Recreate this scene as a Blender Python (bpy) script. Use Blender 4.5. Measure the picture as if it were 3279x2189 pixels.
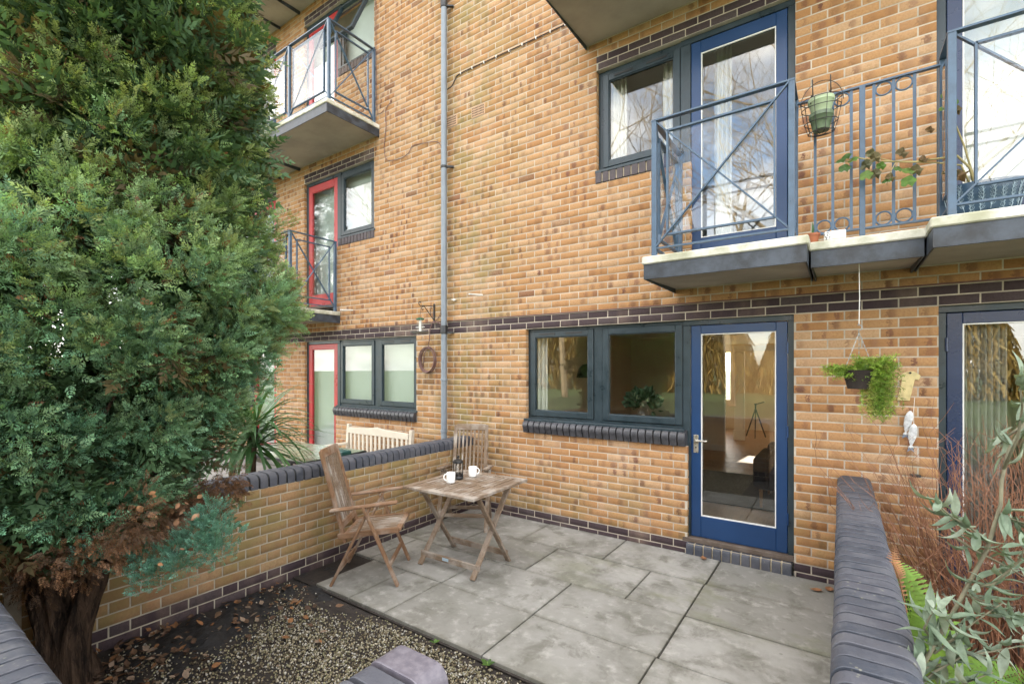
import bpy, math, random
import numpy as np
from mathutils import Vector, Matrix

random.seed(7)
RNG = np.random.default_rng(11)
for o in list(bpy.data.objects): bpy.data.objects.remove(o)
SC = bpy.context.scene
COL = SC.collection

# ------------------------------------------------------------------ camera
CAM = (0.0, -4.66, 1.744)
cd = bpy.data.cameras.new('camera'); cam = bpy.data.objects.new('camera', cd); COL.objects.link(cam)
cam.location = CAM
cam.rotation_euler = (math.radians(90), 0, math.radians(34.72))
cd.sensor_width = 36.0; cd.lens = 16.688; cd.shift_y = 0.0264
cd.clip_start = 0.05; cd.clip_end = 2000
SC.camera = cam

# ------------------------------------------------------------------ sky, sun, exposure
SUN_EL, SUN_AZ = 24.0, 5.0          # sun behind the building (azimuth from +Y towards +X)
W = bpy.data.worlds.new('World'); SC.world = W; W.use_nodes = True
wn = W.node_tree; wn.nodes.clear()
out = wn.nodes.new('ShaderNodeOutputWorld'); bg = wn.nodes.new('ShaderNodeBackground')
sky = wn.nodes.new('ShaderNodeTexSky'); sky.sky_type = 'NISHITA'; sky.sun_disc = False
sky.sun_elevation = math.radians(SUN_EL); sky.sun_rotation = math.radians(SUN_AZ)
sky.air_density = 1.0; sky.dust_density = 1.6; sky.ozone_density = 1.0
tc = wn.nodes.new('ShaderNodeTexCoord')
mp = wn.nodes.new('ShaderNodeMapping'); mp.inputs['Scale'].default_value = (1.0, 1.0, 2.6)
nz = wn.nodes.new('ShaderNodeTexNoise'); nz.inputs['Scale'].default_value = 2.3; nz.inputs['Detail'].default_value = 7; nz.inputs['Roughness'].default_value = .58
rp = wn.nodes.new('ShaderNodeValToRGB'); rp.color_ramp.elements[0].position = .36; rp.color_ramp.elements[1].position = .60
cl = wn.nodes.new('ShaderNodeMixRGB'); cl.inputs[2].default_value = (9.6, 9.1, 8.5, 1)
wn.links.new(tc.outputs['Generated'], mp.inputs[0]); wn.links.new(mp.outputs[0], nz.inputs['Vector'])
wn.links.new(nz.outputs['Fac'], rp.inputs[0]); wn.links.new(rp.outputs[0], cl.inputs[0])
wn.links.new(sky.outputs[0], cl.inputs[1]); wn.links.new(cl.outputs[0], bg.inputs[0])
bg.inputs[1].default_value = 0.12
wn.links.new(bg.outputs[0], out.inputs[0])
sd = bpy.data.lights.new('sun', 'SUN'); sun = bpy.data.objects.new('sun', sd); COL.objects.link(sun)
sd.energy = 3.2; sd.angle = math.radians(0.6); sd.color = (1.0, .93, .82)
_e, _a = math.radians(SUN_EL), math.radians(SUN_AZ)
sdir = Vector((math.sin(_a) * math.cos(_e), math.cos(_a) * math.cos(_e), math.sin(_e)))
sun.rotation_euler = sdir.to_track_quat('Z', 'Y').to_euler(); sun.location = (4, 20, 15)
SC.view_settings.view_transform = 'Standard'; SC.view_settings.look = 'None'
SC.view_settings.gamma = 1.0; SC.view_settings.use_curve_mapping = False
SC.view_settings.exposure = 2.58
SC.render.engine = 'CYCLES'
SC.cycles.max_bounces = 8; SC.cycles.transparent_max_bounces = 16

# ------------------------------------------------------------------ node helper
class NT:
    def __init__(s, name, rough=.6, **kw):
        s.m = bpy.data.materials.new(name); s.m.use_nodes = True; s.t = s.m.node_tree
        s.b = s.t.nodes['Principled BSDF']; s.b.inputs['Roughness'].default_value = rough
        for k, v in kw.items(): s.b.inputs[k.replace('_', ' ')].default_value = v
    def n(s, typ, ins=None, **at):
        x = s.t.nodes.new('ShaderNode' + typ)
        for k, v in at.items(): setattr(x, k, v)
        for k, v in (ins or {}).items(): s.put(x.inputs[k], v)
        return x
    def put(s, sock, v):
        if hasattr(v, 'is_output'): s.t.links.new(v, sock)
        else: sock.default_value = v
    def pos(s): return s.n('NewGeometry').outputs['Position']
    def noise(s, vec, scale, detail=4, rough=.55, dist=0.):
        return s.n('TexNoise', {'Vector': vec, 'Scale': scale, 'Detail': detail, 'Roughness': rough, 'Distortion': dist}).outputs['Fac']
    def math(s, op, a, b=0., c=0., clamp=False):
        x = s.n('Math', operation=op, use_clamp=clamp); s.put(x.inputs[0], a); s.put(x.inputs[1], b)
        if op in ('MULTIPLY_ADD', 'COMPARE'): s.put(x.inputs[2], c)
        return x.outputs[0]
    def ramp(s, f, a, b, lo=0., hi=1., smooth=True):
        x = s.n('MapRange', interpolation_type='SMOOTHSTEP' if smooth else 'LINEAR'); s.put(x.inputs[0], f)
        for i, v in enumerate((a, b, lo, hi)): s.put(x.inputs[i + 1], v)
        return x.outputs[0]
    def mix(s, f, a, b, mode='MIX'):
        x = s.n('MixRGB', blend_type=mode); s.put(x.inputs[0], f)
        for i, v in ((1, a), (2, b)): s.put(x.inputs[i], v if hasattr(v, 'is_output') else (*v[:3], 1))
        return x.outputs[0]
    def vscale(s, vec, sc):
        x = s.n('VectorMath', operation='MULTIPLY'); s.put(x.inputs[0], vec); x.inputs[1].default_value = sc; return x.outputs[0]
    def sep(s, vec):
        x = s.n('SeparateXYZ'); s.put(x.inputs[0], vec); return x.outputs
    def attr(s, name, typ='GEOMETRY'): return s.n('Attribute', attribute_name=name, attribute_type=typ).outputs
    def color(s, c): s.put(s.b.inputs['Base Color'], c if hasattr(c, 'is_output') else (*c, 1)); return s
    def bump(s, h, strength=.3, dist=.01):
        x = s.n('Bump', {'Height': h, 'Strength': strength, 'Distance': dist}); s.put(s.b.inputs['Normal'], x.outputs[0]); return s

MAT = {}
def simple(name, c, rough=.5, var=.25, scale=8., bump=.15, bscale=120., metal=0., stretch=(1, 1, 1), dark=None, rv=.12, **kw):
    t = NT(name, rough, **kw); p = t.vscale(t.pos(), stretch)
    n1 = t.noise(p, scale, 5, .6); n2 = t.noise(p, bscale, 3)
    d = dark or tuple(v * (1 - var) for v in c); l = tuple(min(1, v * (1 + var * .6)) for v in c)
    t.color(t.mix(t.ramp(n1, .3, .7), d, l)); t.b.inputs['Metallic'].default_value = metal
    t.put(t.b.inputs['Roughness'], t.ramp(n1, .2, .8, max(.05, rough - rv), min(1, rough + rv)))
    if bump: t.bump(n2, bump, .003)
    MAT[name] = t.m; return t.m

def mk_brick(name, cols, spot, spotw, algae=1.):
    t = NT(name, .85, Specular_IOR_Level=.25)
    a = t.attr('rnd')['Color']; r, g, b = t.sep(a); uv = t.n('UVMap').outputs[0]; u, v, _ = t.sep(uv); pos = t.pos()
    px, py, pz = t.sep(pos)
    base = t.mix(t.ramp(r, 0, .5), cols[0], cols[1]); base = t.mix(t.ramp(r, .5, 1.), base, cols[2])
    n1 = t.noise(pos, 9, 4, .6); n2 = t.noise(pos, 60, 5, .65); n3 = t.noise(pos, 260, 3, .7)
    base = t.mix(t.ramp(n2, .35, .75, 0., .45), base, tuple(c * .62 for c in cols[0]))
    if spotw:
        ud = t.math('ADD', u, t.math('MULTIPLY', t.math('SUBTRACT', n2, .5), .10)); vd = t.math('ADD', v, t.math('MULTIPLY', t.math('SUBTRACT', n1, .5), .03))
        off = t.math('MULTIPLY_ADD', b, .075, -.035)
        tot = None
        for c0, th, seed in ((.052, .33, 1.0), (.158, .33, 7.31)):
            gg = t.math('FRACT', t.math('MULTIPLY', g, seed))
            dx = t.math('MULTIPLY', t.math('SUBTRACT', ud, t.math('ADD', off, c0)), 30.); dy = t.math('MULTIPLY', t.math('SUBTRACT', vd, .034), 21.)
            wdt = t.math('MULTIPLY_ADD', t.math('FRACT', t.math('MULTIPLY', g, seed * 3.7)), 1.1, .38)
            dd = t.math('SQRT', t.math('ADD', t.math('POWER', t.math('ABSOLUTE', t.math('DIVIDE', dx, wdt)), 2.), t.math('POWER', t.math('ABSOLUTE', dy), 2.)))
            m = t.math('MULTIPLY', t.ramp(dd, .35, 1.15, 1., 0.), t.math('MULTIPLY', t.ramp(gg, th, th + .3, 0., 1.), t.math('MULTIPLY_ADD', t.math('FRACT', t.math('MULTIPLY', b, seed * 5.3)), .55, .45)))
            tot = m if tot is None else t.math('MAXIMUM', tot, m)
        reg = t.ramp(t.noise(pos, 1.5, 3), .38, .58, .26, 1.)
        tot = t.math('MULTIPLY', t.math('MULTIPLY', tot, reg), spotw)
        allb = t.math('MULTIPLY', t.ramp(g, .965, .98, 0., .75), t.ramp(n2, .3, .6, .55, 1.))
        base = t.mix(t.math('MAXIMUM', tot, allb), base, t.mix(t.ramp(b, .2, .9), spot, tuple(c * 1.5 for c in spot)))
    # pale weathered bloom, grain, algae near the ground and by the pipe
    wz = t.ramp(t.noise(t.vscale(pos, (.9, .9, .35)), 1.6, 4, .6), .52, .74, 0., .40)
    base = t.mix(t.math('MULTIPLY', wz, t.ramp(n3, .35, .65, .35, 1.)), base, (.52, .38, .27))
    base = t.mix(t.ramp(n3, .58, .72, 0., .45), base, tuple(c * .55 for c in cols[0]))
    if algae:
        low = t.ramp(pz, .12, .95, 1., 0.); near = t.ramp(t.math('ABSOLUTE', t.math('SUBTRACT', px, -3.95)), .0, 1.3, 1., 0.)
        nn = t.ramp(t.noise(pos, 3.1, 5, .6), .38, .66)
        base = t.mix(t.math('MULTIPLY', t.math('MULTIPLY', nn, .75 * algae), t.math('MAXIMUM', t.math('MULTIPLY', low, .7), near)), base, (.22, .18, .07))
    t.color(base); t.bump(t.math('ADD', t.math('MULTIPLY', n2, .6), n3), .45, .004)
    MAT[name] = t.m; return t.m

mk_brick('brick_yellow', ((.365, .186, .078), (.44, .25, .118), (.485, .315, .182)), (.115, .052, .036), 1.)
mk_brick('brick_garden', ((.29, .172, .085), (.345, .21, .105), (.385, .25, .135)), (.20, .095, .05), .6, 1.)
mk_brick('brick_dark', ((.052, .036, .042), (.068, .048, .052), (.085, .066, .068)), (.05, .04, .05), 0, 0.)
def mk_coping():
    t = NT('coping', .42, Specular_IOR_Level=.4); pos = t.pos()
    r = t.n('ObjectInfo').outputs['Random']
    n1 = t.noise(pos, 14, 5, .6); n2 = t.noise(pos, 160, 3)
    c = t.mix(t.ramp(r, 0, 1), (.046, .054, .072), (.076, .080, .098)); c = t.mix(t.ramp(n1, .42, .78), c, (.105, .108, .122)); c = t.mix(t.ramp(n1, .62, .8, 0, .5), c, (.05, .05, .055))
    vo = t.n('TexVoronoi', {'Vector': pos, 'Scale': 38., 'Randomness': 1.}).outputs['Distance']; li = t.math('MULTIPLY', t.ramp(vo, .10, .20, 1., 0.), t.ramp(t.noise(pos, 5, 4, .7), .54, .66, 0., .55)); c = t.mix(li, c, (.26, .26, .20))
    c = t.mix(t.ramp(t.noise(pos, 70, 4, .7), .55, .75, 0., .5), c, (.03, .032, .036))
    t.color(c); t.put(t.b.inputs['Roughness'], t.ramp(n1, .3, .7, .42, .72)); t.bump(n2, .35, .003); MAT['coping'] = t.m
mk_coping()
simple('brick_dark2', (.075, .06, .066), .7, .3, 16, .3, 150)
simple('sill_glaze', (.055, .056, .065), .35, .35, 16, .15, 150)
simple('mortar', (.47, .415, .34), .95, .25, 6, .5, 220)
simple('mortar_pale', (.50, .43, .31), .95, .2, 6, .5, 220)
simple('mortar_grey', (.40, .36, .28), .95, .25, 6, .5, 220)
simple('concrete', (.20, .19, .175), .9, .3, 3, .4, 90)
simple('soffit', (.36, .32, .265), .9, .2, 2, .3, 60)
simple('slab_edge', (.58, .57, .52), .85, .35, 5, .4, 90, dark=(.34, .34, .24))
simple('fascia', (.042, .052, .068), .5, .7, 7, .25, 70)
simple('metal_blue', (.060, .105, .165), .38, .2, 12, .1, 150)
simple('frame_dark', (.020, .036, .047), .36, .2, 10, .12, 180)
simple('door_blue', (.010, .042, .125), .30, .08, 3, .05, 120, rv=.03)
simple('door_navy', (.016, .032, .085), .28, .08, 3, .05, 120, rv=.03)
simple('door_red', (.40, .030, .034), .35, .15, 5, .1, 120)
simple('black_plastic', (.02, .022, .024), .4, .3, 10, .1)
simple('pipe_grey', (.20, .235, .275), .38, .12, 6, .05)
simple('iron', (.02, .017, .016), .55, .3, 20, .2)
simple('white_paint', (.58, .53, .44), .5, .08, 6, .15)
simple('white_upvc', (.75, .75, .72), .4, .08, 6, .05)
simple('brass', (.60, .57, .50), .32, .15, 20, .1, metal=.8)
simple('cable_brown', (.16, .085, .075), .5, .2, 20, .1)
simple('terracotta_vent', (.46, .30, .19), .9, .15, 20, .3)
simple('hole', (.02, .015, .012), .9, .2)
simple('coping_mortar', (.075, .07, .06), .95, .4, 20, .5, 200)
simple('soil', (.028, .022, .018), .95, .5, 25, .9, 90)
simple('weed_mesh', (.012, .012, .013), .75, .4, 40, .8, 160)
simple('ceramic', (.86, .87, .86), .18, .02, 5, 0)
simple('pot_green', (.115, .165, .095), .45, .2, 9, .1)
simple('pot_light_green', (.42, .52, .33), .45, .1, 9, .1)
simple('pot_blue', (.035, .075, .13), .3, .2, 9, .05)
simple('pot_pattern', (.36, .47, .55), .4, .05)
simple('terracotta', (.36, .12, .055), .7, .2, 9, .2)
simple('dark_wicker', (.022, .015, .012), .8, .4, 50, .8, 90)
def mk_bark():
    t = NT('bark', .95, Specular_IOR_Level=.2); p = t.vscale(t.pos(), (1, 1, .14)); a = t.noise(p, 22, 6, .65, .4); b = t.noise(p, 70, 5, .7); c = t.mix(t.ramp(a, .36, .62), (.02, .015, .012), (.10, .066, .045)); c = t.mix(t.ramp(b, .5, .75, 0, .6), c, (.20, .13, .085))
    t.color(c); t.bump(t.math('ADD', a, t.math('MULTIPLY', b, .35)), 1., .05); MAT['bark'] = t.m
mk_bark()
simple('stem_brown', (.215, .098, .052), .7, .4, 12, .3)
simple('stem_olive', (.17, .16, .105), .75, .25, 25, .5, 120)
simple('stem_geranium', (.36, .30, .13), .7, .2, 25, .2)
simple('fish_white', (.62, .64, .66), .5, .35, 30, .3)
simple('fish_blue', (.16, .20, .27), .5, .3, 30, .3)
simple('wood_pale', (.60, .50, .25), .8, .25, 14, .3)
simple('room_wall', (.78, .67, .52), .9, .06, 2, .1)
simple('room_white', (.74, .71, .66), .7, .05, 2, .05)
simple('room_grey', (.20, .19, .18), .9, .1, 2, .05)
simple('rug', (.055, .055, .058), 1., .25, 12, .6, 200)
simple('sofa', (.035, .038, .045), .95, .25, 20, .4, 240)
simple('blind', (.52, .58, .545), .8, .06, 3, .1)
simple('blind_warm', (.60, .58, .52), .8, .08, 3, .1)
simple('curtain_grey', (.40, .39, .36), .9, .12, 6, .2)
simple('table_green', (.20, .25, .175), .25, .15, 3, .05)
simple('green_plastic', (.01, .06, .055), .4, .2)
simple('grey_zinc', (.33, .34, .33), .5, .2, 30, .2, metal=.6)
simple('green_lid', (.015, .10, .055), .4, .2)
simple('seed_white', (.70, .70, .64), .8, .1)
simple('dead_leaf', (.27, .13, .06), .85, .4, 18, .2)
simple('lawn', (.065, .105, .022), .95, .4, 1.2, .8, 30)
simple('far_wall', (.40, .30, .22), .9, .2, 2, .2)
simple('tree_bark_far', (.30, .23, .14), .9, .35, 3, .4, 20)
simple('roof_tile', (.10, .085, .08), .9, .3, 5, .4)
simple('steel_dark', (.03, .03, .032), .35, .2, metal=.6)
def mk_glass(name, refl=1.0, tint=(.93, .96, .95)):
    t = NT(name); t.t.nodes.remove(t.b)
    g = t.n('NewGeometry'); dt = t.n('VectorMath', operation='DOT_PRODUCT'); t.put(dt.inputs[0], g.outputs['Normal']); t.put(dt.inputs[1], g.outputs['Incoming'])
    k = t.math('POWER', t.math('SUBTRACT', 1., t.math('ABSOLUTE', dt.outputs['Value']), clamp=True), 5.)
    f2 = t.math('MULTIPLY', t.math('MULTIPLY_ADD', k, .96, .04), refl, clamp=True)
    tr = t.n('BsdfTransparent', {'Color': (*tint, 1)}).outputs[0]; gl = t.n('BsdfGlossy', {'Roughness': .0}).outputs[0]
    mx = t.n('MixShader'); t.put(mx.inputs[0], f2); t.put(mx.inputs[1], tr); t.put(mx.inputs[2], gl)
    t.put(t.t.nodes['Material Output'].inputs[0], mx.outputs[0]); MAT[name] = t.m
mk_glass('glass', 2.6, (.93, .95, .94)); mk_glass('glass_clear', 1.3, (.97, .98, .98))
def mk_wood(name, c1, c2, c3, ax, rough=.8):
    t = NT(name, rough); co = t.n('TexCoord').outputs['Object']
    s = [60, 60, 60]; s[ax] = 5
    g = t.noise(t.vscale(co, s), 1., 6, .7, .6); p = t.noise(co, 6, 4, .6); r = t.n('ObjectInfo').outputs['Random']
    c = t.mix(t.ramp(g, .32, .68), c1, c2); c = t.mix(t.math('MULTIPLY', t.ramp(p, .42, .66), t.ramp(r, 0, 1, .35, 1.)), c, c3)
    c = t.mix(t.ramp(g, .22, .38, .75, 0.), c, (.05, .032, .022))
    t.color(c); t.bump(g, .6, .003); MAT[name] = t.m
for i, a in enumerate('xyz'):
    mk_wood('wood_' + a, (.125, .082, .05), (.215, .155, .105), (.34, .305, .265), i)
    mk_wood('teak_' + a, (.145, .072, .035), (.235, .135, .072), (.33, .275, .225), i)
mk_wood('oak_floor', (.28, .145, .065), (.40, .225, .11), (.35, .19, .09), 1, .38)
mk_wood('old_sill', (.075, .055, .042), (.12, .09, .07), (.15, .12, .10), 0)
def mk_slab():
    t = NT('paving', .8, Specular_IOR_Level=.3); pos = t.pos(); r = t.n('ObjectInfo').outputs['Random']
    n1 = t.noise(pos, 2.2, 6, .65); n2 = t.noise(pos, 9, 5, .65); n3 = t.noise(pos, 120, 4, .7); n4 = t.noise(t.vscale(pos, (1, 1, 1)), 5.1, 3)
    c = t.mix(t.ramp(r, 0, 1), (.225, .222, .205), (.315, .312, .295)); c = t.mix(t.ramp(n1, .38, .68), c, (.175, .172, .152)); c = t.mix(t.ramp(n2, .5, .72, 0, .6), c, (.40, .395, .37))
    px, py, pz = t.sep(pos)
    gz = t.math('MULTIPLY', t.ramp(t.noise(t.vscale(pos, (.7, 1.4, 1)), 2.0, 5, .6), .48, .68), t.math('MULTIPLY', t.ramp(px, -2.6, -.4, .25, 1.), t.ramp(t.math('ABSOLUTE', t.math('ADD', py, .75)), .1, .8, 1., .12)))
    c = t.mix(t.math('MULTIPLY', gz, .72), c, (.13, .145, .05))
    vo = t.n('TexVoronoi', {'Vector': pos, 'Scale': 6.5, 'Randomness': 1.}).outputs['Distance']
    c = t.mix(t.ramp(vo, .055, .075, .5, 0.), c, (.13, .125, .115))
    c = t.mix(t.ramp(n3, .60, .75, 0, .5), c, (.15, .145, .13))
    gx_, gy_, _ = t.sep(t.n('TexCoord').outputs['Generated']); ed = t.math('MINIMUM', t.math('MINIMUM', gx_, t.math('SUBTRACT', 1., gx_)), t.math('MULTIPLY', t.math('MINIMUM', gy_, t.math('SUBTRACT', 1., gy_)), .67))
    c = t.mix(t.math('MULTIPLY', t.ramp(t.math('ADD', ed, t.math('MULTIPLY', t.math('SUBTRACT', n2, .5), .14)), -.02, .045, 1., 0.), .5), c, (.12, .115, .085))
    st_ = t.ramp(t.noise(pos, 4.3, 6, .7, .4), .52, .66, 0., .62); c = t.mix(st_, c, (.115, .112, .092))
    t.color(c); t.bump(t.math('ADD', t.math('MULTIPLY', n2, .7), n3), .35, .003)
    t.put(t.b.inputs['Roughness'], t.ramp(n1, .3, .7, .62, .9)); MAT['paving'] = t.m
mk_slab()
def mk_leaf(name, rough=.55, trans=.3, rnd=None, spec=.35):
    t = NT(name, rough, Specular_IOR_Level=spec)
    if rnd: 
        r = t.n('ObjectInfo').outputs['Random']; c = t.mix(t.ramp(r, 0, .5), rnd[0], rnd[1]); c = t.mix(t.ramp(r, .5, 1), c, rnd[2])
    else: c = t.attr('col')['Color']
    n = t.noise(t.pos(), 40, 3); c = t.mix(t.ramp(n, .3, .7, .0, .35), c, (.02, .03, .012)); t.color(c)
    if trans:
        tl = t.n('BsdfTranslucent'); t.put(tl.inputs[0], t.mix(1., c, (1.35, 1.3, .6), 'MULTIPLY')); mx = t.n('MixShader', {0: trans}); t.put(mx.inputs[1], t.b.outputs[0]); t.put(mx.inputs[2], tl.outputs[0])
        t.put(t.t.nodes['Material Output'].inputs[0], mx.outputs[0])
    MAT[name] = t.m
mk_leaf('foliage', trans=.35); mk_leaf('stones', .85, 0)
mk_leaf('leaf_olive', .5, .15, ((.14, .205, .14), (.20, .265, .19), (.30, .36, .285)))
mk_leaf('leaf_sword', .42, .2, ((.05, .125, .045), (.065, .165, .05), (.12, .21, .11)))
mk_leaf('leaf_geranium', .55, .3, ((.10, .21, .03), (.06, .13, .03), (.15, .25, .05)))
mk_leaf('leaf_wilted', .7, .2, ((.15, .15, .075), (.20, .12, .055), (.11, .12, .07)))
mk_leaf('petal', .6, .3, ((.55, .56, .40), (.42, .48, .28), (.62, .60, .50)))
mk_leaf('leaf_vase', .55, .2, ((.04, .085, .04), (.07, .12, .06), (.10, .15, .09)))

# ------------------------------------------------------------------ object helpers
def link(o, parent=None):
    COL.objects.link(o)
    if parent is not None: o.parent = parent
    return o
def tag(o, label=None, cat=None, group=None, kind=None):
    for k, v in (('label', label), ('category', cat), ('group', group), ('kind', kind)):
        if v: o[k] = v
    return o
def empty(name, loc, rz=0., label=None, cat=None, group=None):
    o = bpy.data.objects.new(name, None); o.empty_display_size = .1; link(o); o.location = loc; o.rotation_euler = (0, 0, rz)
    return tag(o, label, cat, group)
def wloc(p):
    v = Vector((0, 0, 0))
    while p is not None: v = v + Vector(p.location); p = p.parent
    return v
class MB:
    """collects shapes; build() links them as one mesh object"""
    def __init__(s): s.v, s.f = [], []
    def add(s, vs, fs):
        b = len(s.v); s.v += [tuple(v) for v in vs]; s.f += [tuple(i + b for i in f) for f in fs]; return s
    def box(s, x0, x1, y0, y1, z0, z1):
        vs = [(x, y, z) for x in (x0, x1) for y in (y0, y1) for z in (z0, z1)]
        return s.add(vs, [(0, 1, 3, 2), (4, 6, 7, 5), (0, 4, 5, 1), (2, 3, 7, 6), (0, 2, 6, 4), (1, 5, 7, 3)])
    def bar(s, p, q, w, h, up=(0, 0, 1)):
        p, q = Vector(p), Vector(q); d = (q - p).normalized(); u = Vector(up)
        if abs(d.dot(u)) > .99: u = Vector((0, 1, 0))
        r = d.cross(u).normalized(); u = r.cross(d).normalized()
        vs = [c + r * (sx * w / 2) + u * (sz * h / 2) for c in (p, q) for sx in (-1, 1) for sz in (-1, 1)]
        return s.add(vs, [(0, 1, 3, 2), (4, 6, 7, 5), (0, 4, 5, 1), (2, 3, 7, 6), (0, 2, 6, 4), (1, 5, 7, 3)])
    def tube(s, pts, r, n=6, cap=True):
        pts = [Vector(p) for p in pts]; m = len(pts); rs = r if hasattr(r, '__len__') else [r] * m
        vs, fs = [], []; prev = None
        for i, p in enumerate(pts):
            d = (pts[min(i + 1, m - 1)] - pts[max(i - 1, 0)]); d = d.normalized() if d.length > 1e-9 else Vector((0, 0, 1))
            a = prev if prev is not None else (Vector((0, 0, 1)) if abs(d.z) < .9 else Vector((1, 0, 0)))
            a = (a - d * a.dot(d)).normalized(); prev = a; b = d.cross(a)
            vs += [p + (a * math.cos(t) + b * math.sin(t)) * rs[i] for t in [2 * math.pi * k / n for k in range(n)]]
        for i in range(m - 1):
            for k in range(n): fs.append((i * n + k, i * n + (k + 1) % n, (i + 1) * n + (k + 1) % n, (i + 1) * n + k))
        if cap: fs += [tuple(range(n))[::-1], tuple(range((m - 1) * n, m * n))]
        return s.add(vs, fs)
    def lathe(s, prof, c, n=24, cap=True):
        c = Vector(c); vs, fs = [], []; m = len(prof)
        for r, z in prof: vs += [(c.x + r * math.cos(2 * math.pi * k / n), c.y + r * math.sin(2 * math.pi * k / n), c.z + z) for k in range(n)]
        for i in range(m - 1):
            for k in range(n): fs.append((i * n + k, i * n + (k + 1) % n, (i + 1) * n + (k + 1) % n, (i + 1) * n + k))
        if cap: fs += [tuple(range(n))[::-1], tuple(range((m - 1) * n, m * n))]
        return s.add(vs, fs)
    def prism(s, prof, axis, a, b, org=(0, 0, 0)):
        """polygon prof extruded from a to b along 'x'/'y'/'z'"""
        n = len(prof); vs = []
        for t in (a, b):
            for p, q in prof: vs.append({'x': (t, p, q), 'y': (p, t, q), 'z': (p, q, t)}[axis])
        vs = [tuple(v[i] + org[i] for i in range(3)) for v in vs]
        return s.add(vs, [tuple(range(n)), tuple(range(n, 2 * n))[::-1]] + [(i, n + i, n + (i + 1) % n, (i + 1) % n) for i in range(n)])
    def build(s, name, mat, parent=None, local=False, smooth=False, bevel=0., seg=1):
        me = bpy.data.meshes.new(name); off = Vector((0, 0, 0)) if (local or parent is None) else wloc(parent)
        me.from_pydata([(v[0] - off.x, v[1] - off.y, v[2] - off.z) for v in s.v], [], s.f); me.update()
        me.materials.append(MAT[mat]); o = bpy.data.objects.new(name, me); link(o, parent)
        import bmesh
        bm = bmesh.new(); bm.from_mesh(me); bmesh.ops.recalc_face_normals(bm, faces=bm.faces); bm.to_mesh(me); bm.free()
        if smooth:
            me.polygons.foreach_set('use_smooth', [True] * len(me.polygons))
            if smooth != 'all': me.set_sharp_from_angle(angle=math.radians(45))
        if bevel:
            m = o.modifiers.new('bevel', 'BEVEL'); m.width = bevel; m.segments = seg; m.limit_method = 'ANGLE'; m.angle_limit = math.radians(40)
        return o
def np_mesh(name, V, F, mat, parent=None, col=None, rnd=None, uv=None, smooth=False):
    """V (n,3), F (m,k) arrays"""
    me = bpy.data.meshes.new(name); n, (m, k) = len(V), F.shape
    me.vertices.add(n); me.vertices.foreach_set('co', np.ascontiguousarray(V, dtype=np.float32).ravel())
    me.loops.add(m * k); me.loops.foreach_set('vertex_index', np.ascontiguousarray(F, dtype=np.int32).ravel())
    me.polygons.add(m); me.polygons.foreach_set('loop_start', np.arange(0, m * k, k, dtype=np.int32))
    if smooth: me.polygons.foreach_set('use_smooth', np.ones(m, dtype=bool))
    me.update(calc_edges=True)
    for nm, c in (('col', col), ('rnd', rnd)):
        if c is not None:
            at = me.attributes.new(nm, 'FLOAT_COLOR', 'POINT'); cc = np.ones((n, 4), np.float32); cc[:, :3] = c; at.data.foreach_set('color', cc.ravel())
    if uv is not None:
        ul = me.uv_layers.new(name='UVMap'); ul.data.foreach_set('uv', np.ascontiguousarray(uv[F.ravel()], dtype=np.float32).ravel())
    me.materials.append(MAT[mat]); o = bpy.data.objects.new(name, me); link(o, parent); return o
def scatter(name, tv, tf, M, T, mat, parent=None, col=None, colvar=None):
    """template (m,3)/(f,k) placed n times by matrices M (n,3,3) and offsets T (n,3)"""
    n, m = len(T), len(tv); V = (np.einsum('nij,mj->nmi', M, tv) + T[:, None]).reshape(-1, 3)
    F = (tf[None] + (np.arange(n) * m)[:, None, None]).reshape(-1, tf.shape[1])
    if parent is not None: V = V - np.array(wloc(parent))
    c = None if col is None else np.repeat(col, m, axis=0)
    if colvar is not None: c = c * np.tile(colvar, n)[:, None]
    return np_mesh(name, V, F, mat, parent, col=c)
def frames(d, roll=None):
    """rotation matrices taking local +z to d, random roll"""
    d = d / np.linalg.norm(d, axis=1, keepdims=True); a = np.where(np.abs(d[:, 2:3]) < .9, np.array([[0, 0, 1.]]), np.array([[1., 0, 0]]))
    x = np.cross(a, d); x /= np.linalg.norm(x, axis=1, keepdims=True); y = np.cross(d, x)
    if roll is not None:
        c, s = np.cos(roll)[:, None], np.sin(roll)[:, None]; x, y = x * c + y * s, y * c - x * s
    return np.stack([x, y, d], axis=2)
def from_px(px, py, depth):
    """photo pixel (3279 wide) and distance along the view axis -> world"""
    rt, fw = (.8219, .5696), (-.5696, .8219); a = (px - 1640) / 1520 * depth
    return Vector((rt[0] * a + fw[0] * depth, CAM[1] + rt[1] * a + fw[1] * depth, CAM[2] + (1181 - py) / 1520 * depth))

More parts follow.
